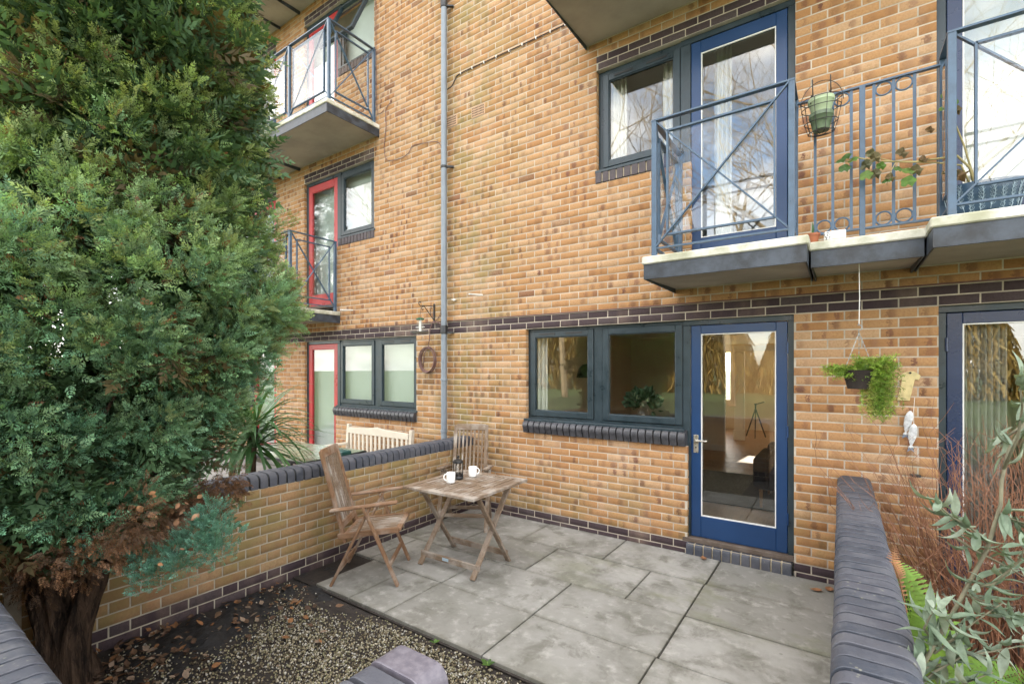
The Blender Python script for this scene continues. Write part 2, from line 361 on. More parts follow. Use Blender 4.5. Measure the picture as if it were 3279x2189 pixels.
# ------------------------------------------------------------------ bricks
BV = lambda L, H, j=0.: np.array([(.003, j, .003), (L - .003, j, .003), (L - .003, j, H - .003), (.003, j, H - .003), (0, .003, 0), (L, .003, 0), (L, .003, H), (0, .003, H), (0, .014, 0), (L, .014, 0), (L, .014, H), (0, .014, H)])
BF = np.array([(0, 1, 2, 3), (4, 5, 1, 0), (5, 6, 2, 1), (6, 7, 3, 2), (7, 4, 0, 3), (8, 9, 5, 4), (9, 10, 6, 5), (10, 11, 7, 6), (11, 8, 4, 7)])
def proj(p):
    d = np.array(p) - np.array(CAM); Z = d[0] * -.5696 + d[1] * .8219
    if Z < .2: return None
    return 1640 + 1520 * (d[0] * .8219 + d[1] * .5696) / Z, 1181 - 1520 * d[2] / Z, Z
_bm = {}
def brick_mesh(mat, L, H, k):
    key = (mat, round(L, 3), H, k)
    if key not in _bm:
        r = np.random.default_rng(k * 17 + 3); me_o = np_mesh('brick', BV(L, H, r.uniform(-.0012, .0012)), BF, mat, rnd=np.tile(r.random(3) * np.array([1, .968 if k else 1, 1]), (12, 1)), uv=BV(L, H)[:, [0, 2]])
        _bm[key] = me_o.data; bpy.data.objects.remove(me_o)
    return _bm[key]
def lay_bricks(parent, bricks, mat, name='brick', rest='bricks', limit=300, hide=None):
    """bricks: (x, y, z, angle, L, H). The largest in view become objects, the rest one mesh"""
    sc = []
    for i, b in enumerate(bricks):
        x, y, z, a, L, H = b; c = (x + math.cos(a) * L / 2, y + math.sin(a) * L / 2, z + H / 2); q = proj(c); s = 0.
        if q and -20 < q[0] < 3300 and -20 < q[1] < 2210 and not (hide and hide(c)):
            to = np.array(CAM) - np.array(c); fac = (math.sin(a) * to[0] - math.cos(a) * to[1]) / np.linalg.norm(to)
            s = max(0., fac) * L * H / q[2] ** 2
        sc.append(s)
    order = sorted(range(len(bricks)), key=lambda i: -sc[i]); big = [i for i in order[:limit] if sc[i] > 0]; bigs = set(big); wl = wloc(parent)
    for i in big:
        x, y, z, a, L, H = bricks[i]
        o = bpy.data.objects.new(name, brick_mesh(mat, L, H, random.randrange(36))); link(o, parent)
        o.location = (x - wl.x, y - wl.y, z - wl.z); o.rotation_euler = (random.uniform(-.006, .006), random.uniform(-.004, .004), a)
    small = [bricks[i] for i in range(len(bricks)) if i not in bigs]
    if small:
        n = len(small); V = np.empty((n, 12, 3)); U = np.empty((n, 12, 2)); R = np.repeat(RNG.random((n, 1, 3)), 12, axis=1)
        for i, (x, y, z, a, L, H) in enumerate(small):
            t = BV(L, H, RNG.uniform(-.0012, .0012)); U[i] = t[:, [0, 2]]; ca, sa = math.cos(a), math.sin(a)
            V[i, :, 0] = x + t[:, 0] * ca - t[:, 1] * sa - wl.x; V[i, :, 1] = y + t[:, 0] * sa + t[:, 1] * ca - wl.y; V[i, :, 2] = z + t[:, 2] - wl.z
        F = (BF[None] + (np.arange(n) * 12)[:, None, None]).reshape(-1, 4)
        o = np_mesh(rest, V.reshape(-1, 3), F, mat, parent, rnd=R.reshape(-1, 3), uv=U.reshape(-1, 2)); o['kind'] = 'stuff'
PI = math.pi
PITCH, CRS, BH = .2259, .075, .065
Z0 = .11                       # top of the dark plinth
def crs_z(i): return Z0 + CRS * i
WX0, WX1, WTOP = -12.5, 3.55, 10.9
# units: how the measured right-hand unit maps along the facade
UNITS = {'R1': lambda x: x, 'R2': lambda x: .264 - x, 'L1': lambda x: -7.88 - x, 'L2': lambda x: x - 8.144}
OPEN = []                      # (x0, x1, z0, z1)
def span(f, a, b): a, b = f(a), f(b); return (min(a, b), max(a, b))
for un, f in UNITS.items():
    a, b = span(f, -3.034, -1.20); OPEN.append((a, b, crs_z(12), 2.21)); a, b = span(f, -1.20, -.327); OPEN.append((a, b, -.2, 2.21))
    for k in (1, 2, 3):
        h = 2.21 + 2.70 * k; dz = 2.70 * k
        a, b = span(f, -2.138, -1.17); OPEN.append((a, b, crs_z(48) + 2.7 * (k - 1), h)); a, b = span(f, -1.17, -.316); OPEN.append((a, b, 2.66 + 2.7 * (k - 1), h))
LINTEL = [(*span(f, -2.138, -.316), k) for f in UNITS.values() for k in (1, 2, 3)]

BLD = empty('apartment_building', (-4.5, 0, 0), label='four-storey yellow brick apartment block with dark brick bands and steel balconies', cat='building')
yellow, dark = [], []
for i in range(-2, int((WTOP - Z0) / CRS)):
    z = crs_z(i); cut = sorted((o[0], o[1]) for o in OPEN if o[2] < z + .04 < o[3])
    segs, x = [], WX0
    for a, b in cut:
        if a > x: segs.append((x, a))
        x = max(x, b)
    segs.append((x, WX1))
    # cut again at the lintel ends
    lint = [(a, b) for a, b, k in LINTEL if i in (28 + 36 * k, 29 + 36 * k)]
    ph = -4.043 + (PITCH / 2 if i % 2 == 0 else 0)
    for a, b in segs:
        edges = [a, b] + [e for l in lint for e in l if a < e < b]; edges.sort()
        for s, e in zip(edges, edges[1:]):
            isd = i < 0 or i in (28, 29) or any(l[0] - .01 <= s and e <= l[1] + .01 for l in lint)
            j = math.floor((s - ph) / PITCH)
            while ph + j * PITCH < e - .02:
                l, r = max(s, ph + j * PITCH + .005), min(e, ph + (j + 1) * PITCH - .005); j += 1
                if r - l > .025: (dark if isd else yellow).append((l, -.0 if i < 0 else 0., z + .005, 0., r - l, BH))
for (a, b, z0, z1) in OPEN:
    for i in range(int(round((max(z0, Z0) - Z0) / CRS)), int(round((z1 - Z0) / CRS))):
        if crs_z(i) < z0 - .02: continue
        zc = crs_z(i) + .04
        if not any(o[0] < a - .02 < o[1] and o[2] < zc < o[3] for o in OPEN): yellow.append((a, .016, crs_z(i) + .005, PI / 2, .088, BH))
        if not any(o[0] < b + .02 < o[1] and o[2] < zc < o[3] for o in OPEN): yellow.append((b, .104, crs_z(i) + .005, -PI / 2, .088, BH))
lay_bricks(BLD, yellow, 'brick_yellow', hide=lambda c: (c[0] > -.05 and c[2] < .95) or c[1] > .01)
lay_bricks(BLD, dark, 'brick_dark', name='dark_brick', rest='dark_bricks', limit=120, hide=lambda c: c[0] > -.05 and c[2] < .95)
# wall core (mortar) with real openings
xs = sorted({WX0, WX1, *[o[0] for o in OPEN], *[o[1] for o in OPEN]}); zs = sorted({-.3, WTOP, *[o[2] for o in OPEN], *[o[3] for o in OPEN]})
core = MB()
for xa, xb in zip(xs, xs[1:]):
    for za, zb in zip(zs, zs[1:]):
        cx, cz = (xa + xb) / 2, (za + zb) / 2
        if not any(o[0] < cx < o[1] and o[2] < cz < o[3] for o in OPEN): core.add([(xa, .0035, za), (xb, .0035, za), (xb, .0035, zb), (xa, .0035, zb)], [(0, 1, 2, 3)])
for a, b, z0, z1 in OPEN:
    for e, q in ((a, -1), (b, 1)):
        nb = [o for o in OPEN if o[0] < e + q * .02 < o[1] and o[2] < z1 - .1 < o[3]]; zt_ = nb[0][2] if nb else z1
        if zt_ > z0 + .01: core.add([(e + q * .004, .005, z0), (e + q * .004, .3, z0), (e + q * .004, .3, zt_), (e + q * .004, .005, zt_)], [(0, 1, 2, 3)])
    core.add([(a, .005, z1), (b, .005, z1), (b, .3, z1), (a, .3, z1)], [(0, 1, 2, 3)]); core.add([(a, .005, z0), (b, .005, z0), (b, .3, z0), (a, .3, z0)], [(0, 1, 2, 3)])
core.build('wall', 'mortar', BLD)
# inner leaf, party walls, floors, rear wall and roof
inn = MB()
for xa, xb in zip(xs, xs[1:]):
    for za, zb in zip(zs, zs[1:]):
        cx, cz = (xa + xb) / 2, (za + zb) / 2
        if not any(o[0] < cx < o[1] and o[2] < cz < o[3] for o in OPEN): inn.add([(xa, .3, za), (xb, .3, za), (xb, .3, zb), (xa, .3, zb)], [(0, 1, 2, 3)])
inn.build('inner_wall', 'room_wall', BLD)
for x in (WX0, -8.1, -3.94, .132, WX1 - .1): MB().box(x, x + .1, .301, 9.5, -.2, WTOP).build('party_wall', 'room_wall', BLD)
for k in range(5): MB().box(WX0 + .02, WX1 - .02, .302, 9.49, (-.2, 2.42, 5.12, 7.82, 10.5)[k], (.10, 2.66, 5.36, 8.06, 10.9)[k]).build('floor_slab' if k < 4 else 'roof', 'room_white', BLD)
rw = MB()                       # rear wall; unseen openings added for the ground floor room's light and sun patch
for a, b, z0, z1 in ((WX0, -3.6, -.2, WTOP), (-3.6, -2.5, -.2, .9), (-3.6, -2.5, 2.2, WTOP), (-2.5, -1.06, -.2, WTOP), (-1.06, -.68, 2.40, WTOP), (-1.06, -.68, -.2, 2.02), (-.68, -.55, -.2, WTOP), (-.55, .1, -.2, .4), (-.55, .1, 2.3, WTOP), (.1, WX1, -.2, WTOP)): rw.box(a, b, 9.5, 9.6, z0, z1)
rwo = rw.build('rear_wall', 'room_wall', BLD)
t = NT('added_diffuser'); tl = t.n('BsdfTranslucent', {'Color': (.85, .80, .70, 1)}); t.put(t.t.nodes['Material Output'].inputs[0], tl.outputs[0]); MAT['added_diffuser'] = t.m
MB().add([(-.56, 9.55, .39), (.11, 9.55, .39), (.11, 9.55, 2.31), (-.56, 9.55, 2.31)], [(0, 1, 2, 3)]).build('blind', 'added_diffuser', rwo)  # unseen translucent blind, added to spread soft sunlight into the room

# ------------------------------------------------------------------ windows and doors
def ring(mb, x0, x1, z0, z1, w, y0, y1, wb=None):
    wb = wb or w
    mb.box(x0, x0 + w, y0, y1, z0, z1); mb.box(x1 - w, x1, y0, y1, z0, z1); mb.box(x0 + w, x1 - w, y0, y1, z1 - w, z1); mb.box(x0 + w, x1 - w, y0, y1, z0, z0 + wb); return mb
def pane(parent, x0, x1, z0, z1, y, mat='glass', name='pane'):
    return MB().box(x0, x1, y, y + .006, z0, z1).build(name, mat, parent)
def casement(win, x0, x1, z0, z1, w=.065, y=.045, vent=True, glass='glass'):
    ring(MB(), x0, x1, z0, z1, w, y, y + .055).build('casement', 'frame_dark', win, bevel=.004)
    pane(win, x0 + w - .004, x1 - w + .004, z0 + w - .004, z1 - w + .004, y + .025, glass)
    ring(MB(), x0 + w - .001, x1 - w + .001, z0 + w - .001, z1 - w + .001, .009, y + .012, y + .024).build('glazing_bead', 'frame_dark', win)
    if vent:
        m = MB(); mid = (x0 + x1) / 2
        for c in (mid - .17, mid + .17): m.box(c - .10, c + .10, y - .006, y + .01, z1 - w * .62, z1 - w * .30)
        m.build('trickle_vent', 'black_plastic', win)
def door(f, mat, z0, z1, gz0, gz1, tag_, glass='glass', handle=True):
    x0, x1 = span(f, -1.178, -.378); g0, g1 = span(f, -1.089, -.465); y = .05
    m = MB(); m.box(x0, g0, y, y + .05, z0, z1); m.box(g1, x1, y, y + .05, z0, z1); m.box(g0, g1, y, y + .05, gz1, z1); m.box(g0, g1, y, y + .05, z0, gz0)
    d = m.build('door', mat, BLD, bevel=.004); d['label'] = tag_
    pane(d, g0 - .003, g1 + .003, gz0 - .003, gz1 + .003, y + .022, glass)
    ring(MB(), g0 - .001, g1 + .001, gz0 - .001, gz1 + .001, .010, y + .006, y + .021).build('glazing_bead', 'white_upvc' if mat != 'door_red' else mat, d)
    fr = MB(); a, b = span(f, -1.25 if z0 < 1 else -1.275, -.327 if z0 < 1 else -.316)
    fr.box(a, x0 - .004, .045, .12, z0 - .03, z1 + .004); fr.box(x1 + .004, b, .045, .12, z0 - .03, z1 + .004); fr.box(a, b, .046, .12, z1 + .005, z1 + .06)
    fr.build('door_frame', 'frame_dark', d, bevel=.003)
    MB().box(a, b, .0, .13, z0 - .05, z0 - .004).build('threshold', 'old_sill', d, bevel=.006)
    if handle:
        hx = x0 + .045 if f(0) < f(1) else x1 - .045; s = 1 if f(0) < f(1) else -1; zc = z0 + .88
        MB().box(hx - .022, hx + .022, y - .006, y, zc - .085, zc + .085).build('handle_plate', 'brass', d, bevel=.002)
        MB().tube([(hx, y - .005, zc + .035), (hx, y - .045, zc + .035), (hx + s * .02, y - .055, zc + .035), (hx + s * .11, y - .05, zc + .036)], .009, 8).build('handle', 'brass', d, smooth=True)
        MB().tube([(hx, y - .009, zc - .035), (hx, y, zc - .035)], .007, 8).build('keyhole', 'hole', d)
        for zz in (z0 + .25, z0 + 1.0, z0 + 1.72):
            hxx = x1 + .002 if s > 0 else x0 - .002
            MB().tube([(hxx, y - .012, zz), (hxx, y - .012, zz + .10)], .009, 8).build('hinge', mat, d)
    return d
_sb = None
def sill(f, a, b, zb, bull, lab=None):
    global _sb
    a, b = span(f, a, b)
    s = MB().box(a + .012, b - .012, .0, .10, zb + .012, zb + (.135 if bull else .105)).build('window_sill', 'mortar_pale', BLD)
    if _sb is None:
        pr = [(.045, .150), (-.016, .136)] + [(-.016 - .052 * math.sin(t), .080 + .056 * math.cos(t)) for t in np.linspace(.25, 2.3, 9)] + [(-.045, .0), (.045, .0)]
        o1 = MB().prism(pr, 'x', -.0325, .0325).build('sill_brick', 'sill_glaze', None, smooth=True, bevel=.003)
        o2 = MB().box(-.0325, .0325, -.012, .045, 0, .115).build('sill_brick', 'brick_dark2', None, bevel=.003)
        _sb = (o1, o2)
    n = int(round((b - a) / .0762)); st = (b - a) / n; wl = wloc(s)
    for k in range(n):
        o = _sb[0 if bull else 1].copy(); link(o, s); o.location = (a + st * (k + .5) - wl.x, -wl.y + random.uniform(-.002, .002), zb - wl.z)
def unit(f, un, red):
    dm = 'door_red' if red else ('door_blue' if un == 'R1' else 'door_navy'); word = 'red' if red else 'blue'
    # ground floor window
    a, b = span(f, -3.034, -1.252); w = ring(MB(), a, b, 1.16, 2.21, .034, .06, .13)
    m0, m1 = span(f, -2.193, -2.091); w.box(m0, m1, .06, .13, 1.19, 2.18); win = w.build('window', 'frame_dark', BLD, bevel=.003)
    MB().box(a - .02, b + .02, -.02, .06, 1.135, 1.168).build('sill_board', 'frame_dark', win, bevel=.005)
    casement(win, *span(f, -3.0, -2.197), 1.20, 2.175, vent=True); casement(win, *span(f, -2.087, -1.262), 1.20, 2.175, vent=False)
    sill(f, -3.045, -1.205, 1.01, True)
    door(f, dm, .155, 2.155, .355, 2.075, word + ' glazed door with a single full-height pane', handle=not red)
    # upper floors
    for k in (1, 2, 3):
        dz = 2.70 * (k - 1)
        if un[0] == 'R' and k == 3: continue
        a, b = span(f, -2.138, -1.276); w = ring(MB(), a, b, 3.835 + dz, 4.908 + dz, .05, .06, .13); win = w.build('window', 'frame_dark', BLD, bevel=.003)
        MB().box(a - .01, b + .03, -.015, .06, 3.815 + dz, 3.846 + dz).build('sill_board', 'frame_dark', win, bevel=.004)
        if un == 'L1' and k == 2:      # casement standing open
            xa, xb = span(f, -2.083, -1.281); cs = MB(); ring(cs, xa, xb, 3.88 + dz + .02, 4.855 + dz, .06, .045, .095)
            hz = 4.855 + dz
            def tilt(v): y, z = v[1] - .045, v[2] - hz; t = .42; return (v[0], .03 + y * math.cos(t) + z * math.sin(t), hz + z * math.cos(t) - y * math.sin(t))
            cs.v = [tilt(v) for v in cs.v]; cs.build('casement', 'frame_dark', win, bevel=.003)
            g = MB().box(xa + .055, xb - .055, .07, .076, 3.955 + dz, 4.80 + dz); g.v = [tilt(v) for v in g.v]; g.build('pane', 'glass', win)
        else: casement(win, *span(f, -2.083, -1.281), 3.88 + dz, 4.852 + dz, vent=(un[0] == 'R'))
        sill(f, -2.15, -1.28, 3.71 + dz, False)
        door(f, dm, 2.80 + dz, 4.85 + dz, 2.985 + dz, 4.735 + dz, word + ' glazed balcony door', handle=False)
        # curtains or blind behind
        if un == 'R1' and k == 1: continue
        bl = MB(); a, b = span(f, -2.11, -.34); bl.box(a, b, .19, .195, 2.75 + dz, 4.88 + dz); bl.build('blind', 'blind' if red else 'blind_warm', win)
    if un != 'R1':
        bl = MB(); a, b = span(f, -3.0, -.36); bl.box(a, b, .17, .175, .15, 2.18)
        if un == 'R2': bl = wavy(1.28 - .62, .98, .17, .05, .14, 2.18)
        bl.build('blind' if un != 'R2' else 'curtain', 'blind' if un != 'R2' else 'curtain_grey', win)
def wavy(x0, x1, y, amp, z0, z1, waves=9):
    m = MB(); n = waves * 8; vs = []
    for i in range(n + 1):
        t = i / n; x = x0 + (x1 - x0) * t; yy = y + amp * .5 * math.sin(t * waves * 2 * PI) + amp * .2 * math.sin(t * 17.3)
        vs += [(x, yy, z0), (x, yy, z1)]
    return m.add(vs, [(2 * i, 2 * i + 2, 2 * i + 3, 2 * i + 1) for i in range(n)])
for un, f in UNITS.items(): unit(f, un, un[0] == 'L')
for o in _sb: bpy.data.objects.remove(o)
# curtains of the first floor window
cw = [c for c in BLD.children if c.name.startswith('window') and 'sill' not in c.name][1]
for a, b, z0 in ((-2.06, -1.88, 3.8), (-1.50, -1.30, 2.75), (-1.02, -.86, 2.75)):
    wavy(a, b, .22 if a < -1.2 else .30, .05, z0, 4.86, 4).build('curtain', 'room_white', cw, smooth='all')

# ------------------------------------------------------------------ balconies
def rail_panel(par, p, q, zb, zt):
    """glazed panel between two posts p, q (x, y): rails, inner frame, diagonals, glass"""
    P, Q = Vector((*p, 0)), Vector((*q, 0)); d = (Q - P).normalized(); L = (Q - P).length; up = Vector((0, 0, 1)); n = Vector((d.y, -d.x, 0))
    at = lambda s, z, o=0: P + d * s + up * z + n * o
    MB().bar(at(-.02, zt), at(L + .02, zt), .045, .012).build('top_rail', 'metal_blue', par)
    MB().bar(at(.0, zb), at(L, zb), .030, .012).build('bottom_rail', 'metal_blue', par)
    i = .105; m = MB()
    m.bar(at(i, zb + .095), at(i, zt - .10), .012, .03, n); m.bar(at(L - i, zb + .095), at(L - i, zt - .10), .012, .03, n)
    m.bar(at(i, zb + .10), at(L - i, zb + .10), .03, .014); m.bar(at(i, zt - .106), at(L - i, zt - .106), .03, .014); m.build('panel_frame', 'metal_blue', par)
    MB().bar(at(.015, zb + .01, .012), at(L - .015, zt - .01, .012), .010, .026, n).build('brace', 'metal_blue', par)
    MB().bar(at(.015, zt - .01, -.003), at(L - .015, zb + .01, -.003), .010, .026, n).build('brace', 'metal_blue', par)
    g = at(i + .008, zb + .106, -.012); h = at(L - i - .008, zt - .112, -.012)
    MB().bar(Vector((g.x, g.y, (g.z + h.z) / 2)), Vector((h.x, h.y, (g.z + h.z) / 2)), .006, h.z - g.z).build('glass_panel', 'glass_clear', par)
def post(par, x, y, z0, z1, w=.040): MB().box(x - w / 2, x + w / 2, y - w / 2, y + w / 2, z0, z1).build('post', 'metal_blue', par, bevel=.003)
def slab(x0, x1, yf, z, lab):
    m = MB(); m.add([(x0 + .012, 0, z), (x1 - .012, 0, z), (x1 - .012, yf + .012, z - .035), (x0 + .012, yf + .012, z - .035), (x0 + .012, 0, z + .10), (x1 - .012, 0, z + .10), (x1 - .012, yf + .012, z + .09), (x0 + .012, yf + .012, z + .09)],
          [(0, 1, 2, 3), (4, 7, 6, 5), (0, 4, 5, 1), (1, 5, 6, 2), (2, 6, 7, 3), (3, 7, 4, 0)])
    s = m.build('balcony', 'soffit', BLD); s['label'] = lab
    f = MB(); f.box(x0, x1, yf, yf + .011, z - .045, z + .075); f.box(x0, x0 + .011, yf + .011, 0, z - .043, z + .075); f.box(x1 - .011, x1, yf + .011, 0, z - .043, z + .075)
    f.build('fascia', 'fascia', s, bevel=.002)
    MB().box(x0 - .012, x1 + .012, yf - .014, -.001, z + .076, z + .138).build('slab_top', 'slab_edge', s, bevel=.008)
    return s
def balcony_group(f, k):
    dz = 2.70 * (k - 1); z = 2.515 + dz; zt, zb = 3.768 + dz, 2.728 + dz; xl = -1.32 if k == 1 else -2.26
    a, b = span(f, xl, -.19); s = slab(a, b, -.876, z, 'narrow steel balcony' if k == 1 else 'wide steel balcony')
    ps = [-1.255, -.285] if k == 1 else [-2.195, -1.24, -.285]
    for x in ps: post(s, f(x), -.80, z + .13, zt)
    for x, y in zip(ps, ps[1:]): rail_panel(s, (f(x), -.80), (f(y), -.80), zb, zt)
    post(s, f(ps[0]), -.05, z + .13, zt); rail_panel(s, (f(ps[0]), -.80), (f(ps[0]), -.05), zb, zt)
    post(s, f(-.285), -.50, z + .13, zt); rail_panel(s, (f(-.285), -.80), (f(-.285), -.48), zb, zt)
def balcony_link(f, k):
    dz = 2.70 * (k - 1); z = 2.515 + dz; a, b = span(f, -.178, .442); s = slab(a, b, -.645, z - .004, 'short linking balcony with ringed bars')
    zt, zb, y = 3.712 + dz, 2.722 + dz, -.545
    for zz in (zt, zb): MB().bar((f(-.265), y, zz), (f(.53), y, zz), .032, .012).build('rail', 'metal_blue', s)
    for x in (-.155, -.048, .060, .187, .293, .402): MB().box(f(x) - .009, f(x) + .009, y - .006, y + .006, zb, zt).build('baluster', 'metal_blue', s)
    post(s, f(.122), y, z + .1, zt, .034)
    for x in (-.1015, .006, .240, .3475):
        for zz in (zt - .052, zb + .052):
            t = np.linspace(0, 2 * PI, 25); MB().tube([(f(x) + .0445 * math.cos(q), y, zz + .0445 * math.sin(q)) for q in t], .006, 6, False).build('ring', 'metal_blue', s, smooth='all')
    return s
for k in (1, 2):
    balcony_group(UNITS['R1'], k); balcony_group(UNITS['R2'], k); balcony_link(UNITS['R1'], k)
for k in (1, 2, 3):
    balcony_group(UNITS['L1'], k); balcony_group(UNITS['L2'], k); balcony_link(UNITS['L1'], k)
# door step of bullnose headers
st = MB().box(-1.19, -.345, -.02, .05, .0, .10).build('door_step', 'mortar_pale', BLD)
for k in range(11):
    x = -1.205 + k * .0795
    pr = [(.05, .104), (-.012, .104), (-.034, .085), (-.038, .06), (-.038, -.03), (.05, -.03)]
    MB().prism(pr, 'x', x, x + .068).build('step_brick', 'coping', st, bevel=.003)

# ------------------------------------------------------------------ ground
def sheet(name, x0, x1, y0, y1, z, mat, kind='structure'):
    return tag(MB().add([(x0, y0, z), (x1, y0, z), (x1, y1, z), (x0, y1, z)], [(0, 1, 2, 3)]).build(name, mat), kind=kind)
sheet('ground', -400, 400, -400, 400, -.12, 'lawn')
sheet('path', -14, 6, -7.5, -4.52, -.05, 'concrete')
sheet('garden_bed', -4.0, -.02, -4.30, .004, -.035, 'soil')
sheet('neighbour_yard', -12.4, -4.03, -4.4, .004, -.02, 'concrete')
sheet('planting_bed', .2, 3.5, -4.4, .004, -.03, 'soil')
PAT = MB().add([(-3.82, -2.41, -.022), (-.02, -2.41, -.022), (-.02, .004, -.022), (-3.82, .004, -.022)], [(0, 1, 2, 3)]).build('patio', 'soil')
tag(PAT, kind='structure')
rows = [(-.6, -.012, [-3.80, -3.6, -2.7, -1.80, -.902, -.022]), (-1.2, -.6, [-3.80, -3.17, -2.262, -1.352, -.91, -.022]), (-1.8, -1.2, [-3.80, -3.58, -2.688, -1.804, -.912, -.022]), (-2.395, -1.8, [-3.52, -3.09, -2.692, -1.80, -.922, -.022])]
for y0, y1, xj in rows:
    for a, b in zip(xj, xj[1:]):
        g = random.uniform(.003, .006); gy = random.uniform(.003, .0055); t = random.uniform(-.002, .002)
        m = MB().box(a + g, b - g, y0 + gy, y1 - gy, -.05, 0.)
        m.v = [(x, y, z + (t + .003 * (x - a) * random.choice((0, 1)) if z > -.01 else 0)) for x, y, z in m.v]
        m.build('paving_slab', 'paving', PAT, bevel=.005, seg=2)

# ------------------------------------------------------------------ garden walls
def cop_profile(w=.222, h=.108, r=.050):
    p = [(-w / 2, 0), (w / 2, 0)]
    p += [(w / 2 - r + r * math.cos(t), h - r + r * math.sin(t)) for t in np.linspace(0, PI / 2, 6)]
    p += [(-w / 2 + r + r * math.cos(t), h - r + r * math.sin(t)) for t in np.linspace(PI / 2, PI, 6)]
    return p
_cb = MB().prism(cop_profile(), 'y', -.031, .031).build('coping_brick', 'coping', None, smooth=True, bevel=.002)
def coping(par, p, q, z, pitch=.0755):
    """row of bullnose bricks laid across the wall from p to q (x, y)"""
    P, Q = Vector((*p, 0)), Vector((*q, 0)); L = (Q - P).length; d = (Q - P) / L; n = int(L / pitch); wl = wloc(par); a = math.atan2(-d.x, d.y)
    MB().bar(P + Vector((0, 0, z + .04)), Q + Vector((0, 0, z + .04)), .18, .080).build('coping_joint', 'coping_mortar', par)
    for k in range(n):
        c = P + d * (L / n * (k + .5)); o = _cb.copy(); link(o, par)
        o.location = (c.x - wl.x + random.uniform(-.003, .003), c.y - wl.y, z - wl.z + random.uniform(-.002, .002)); o.rotation_euler = (0, 0, a + random.uniform(-.012, .012))
def flemish(x, y, a, L, i0, i1):
    ye, dk = [], []
    for i in range(i0, i1):
        s = -(.17 if i % 2 else 0.)
        k = 0
        while s < L:
            ln = .2155 if k % 2 == 0 else .1025; l, r = max(0, s), min(L, s + ln)
            if r - l > .03: (dk if i < 0 else ye).append((x + math.cos(a) * l, y + math.sin(a) * l, crs_z(i) + .005, a, r - l, BH))
            s += ln + .010; k += 1
    return ye, dk
def garden_wall(loc, faces, boxes, cops, label, i1=9):
    w = empty('garden_wall', loc, label=label, cat='wall'); m = MB()
    for b in boxes: m.box(*b[:4], -.15, crs_z(i1))
    m.build('wall_core', 'mortar_grey', w)
    Y, D = [], []
    for fc in faces:
        y, d = flemish(*fc, -2, i1); Y += y; D += d
    lay_bricks(w, Y, 'brick_garden', limit=260); lay_bricks(w, D, 'brick_dark', 'dark_brick', 'dark_bricks', 60)
    for p, q in cops: coping(w, p, q, crs_z(i1) + .001)
    return w
X_L, X_R = -3.82, -.02
garden_wall((X_L - .1, -2, 0), [(X_L, -4.03, PI / 2, 4.03), (X_L - .215, 0, -PI / 2, 3.9), (X_L - .21, -4.45, 1.112, .46)], [(X_L - .21, X_L - .005, -4.1, .0)], [((X_L - .107, -4.0), (X_L - .107, -.002))],
            'brick dividing wall with bullnose coping running beside the conifer and wooden chair')
garden_wall((X_R + .11, -2, 0), [(X_R, -.0, -PI / 2, 3.6), (X_R + .215, -3.6, PI / 2, 3.6)], [(X_R + .005, X_R + .21, -3.6, .0)], [((X_R + .107, -3.62), (X_R + .107, -.002))],
            'dividing wall topped with dark bullnose coping next to the olive and bare red twigs')
garden_wall((-2.6, -4.39, 0), [(-1.15, -4.285, PI, 2.8), (-4.0, -4.50, 0., 2.85)], [(-4.0, -1.16, -4.495, -4.29)], [((-4.0, -4.392), (-1.15, -4.392))],
            'low front wall with dark bullnose coping at the foot of the conifer trunk')
GP = garden_wall((-1.035, -4.1, 0), [(-.925, -4.50, PI / 2, .86), (-.925, -3.645, PI, .22)], [(-1.145, -.93, -4.5, -3.65)], [((-1.037, -4.5), (-1.037, -3.755))],
            'short gate return wall beside the gravel, ending in a purple coping brick')
o = _cb.copy(); link(o, GP); o.name = 'coping_brick'; wl = wloc(GP); o.location = (-1.037 - wl.x, -3.697 - wl.y, crs_z(9) - wl.z + .002); o.scale = (1.03, 1.65, 1.0)
t = NT('coping_purple', .5); n1 = t.noise(t.pos(), 30, 5, .65); t.color(t.mix(t.ramp(n1, .35, .7), (.10, .092, .115), (.16, .15, .175))); t.bump(t.noise(t.pos(), 200, 3), .25, .002); MAT['coping_purple'] = t.m
o.data = o.data.copy(); o.data.materials[0] = t.m
bpy.data.objects.remove(_cb)

# ------------------------------------------------------------------ gravel, weed membrane, fallen leaves
def stones(name, n, area, smin, smax, cols, seed):
    r = np.random.default_rng(seed); T = np.empty((n, 3)); k = 0
    xy = area(r, n * 4)[:n]; n = len(xy)
    tv = np.array([(1, 0, 0), (-1, 0, 0), (0, 1, 0), (0, -1, 0), (0, 0, 1), (0, 0, -1), (.62, .62, .35), (-.62, .6, -.3), (.6, -.62, -.3), (-.6, -.62, .35)], float)
    tv = tv[:6]; tf = np.array([(0, 2, 4), (2, 1, 4), (1, 3, 4), (3, 0, 4), (2, 0, 5), (1, 2, 5), (3, 1, 5), (0, 3, 5)])
    R = frames(r.normal(size=(n, 3)), r.uniform(0, 6.28, n)); S = r.uniform(smin, smax, (n, 1, 1)) * r.uniform(.55, 1.15, (n, 1, 3)); M = R * S
    T = np.c_[xy, -.030 + r.uniform(0, .012, n)]; c = np.array(cols)[r.integers(0, len(cols), n)] * r.uniform(.7, 1.25, (n, 1))
    return tag(scatter(name, tv, tf, M, T, 'stones', None, c), label='pale angular gravel spread over the bed in front of the paving', cat='gravel', kind='stuff')
def bare(x, y):          # how much of the bed is membrane rather than gravel
    return np.clip(1.32 - (x + 3.82) / 1.15 + .35 * np.sin(x * 5 + 1.3) * np.cos(y * 4.1) + .25 * np.sin(7.3 * y + 2 * x), 0, 1)
def garea(r, n):
    x = r.uniform(-3.8, -1.15, n); y = r.uniform(-4.27, -2.42, n); keep = r.random(n) > np.clip(bare(x, y) * 1.05, 0, .985); edge = (y > -2.47) & (r.random(n) > .25)
    return np.c_[x, y][keep & ~edge]
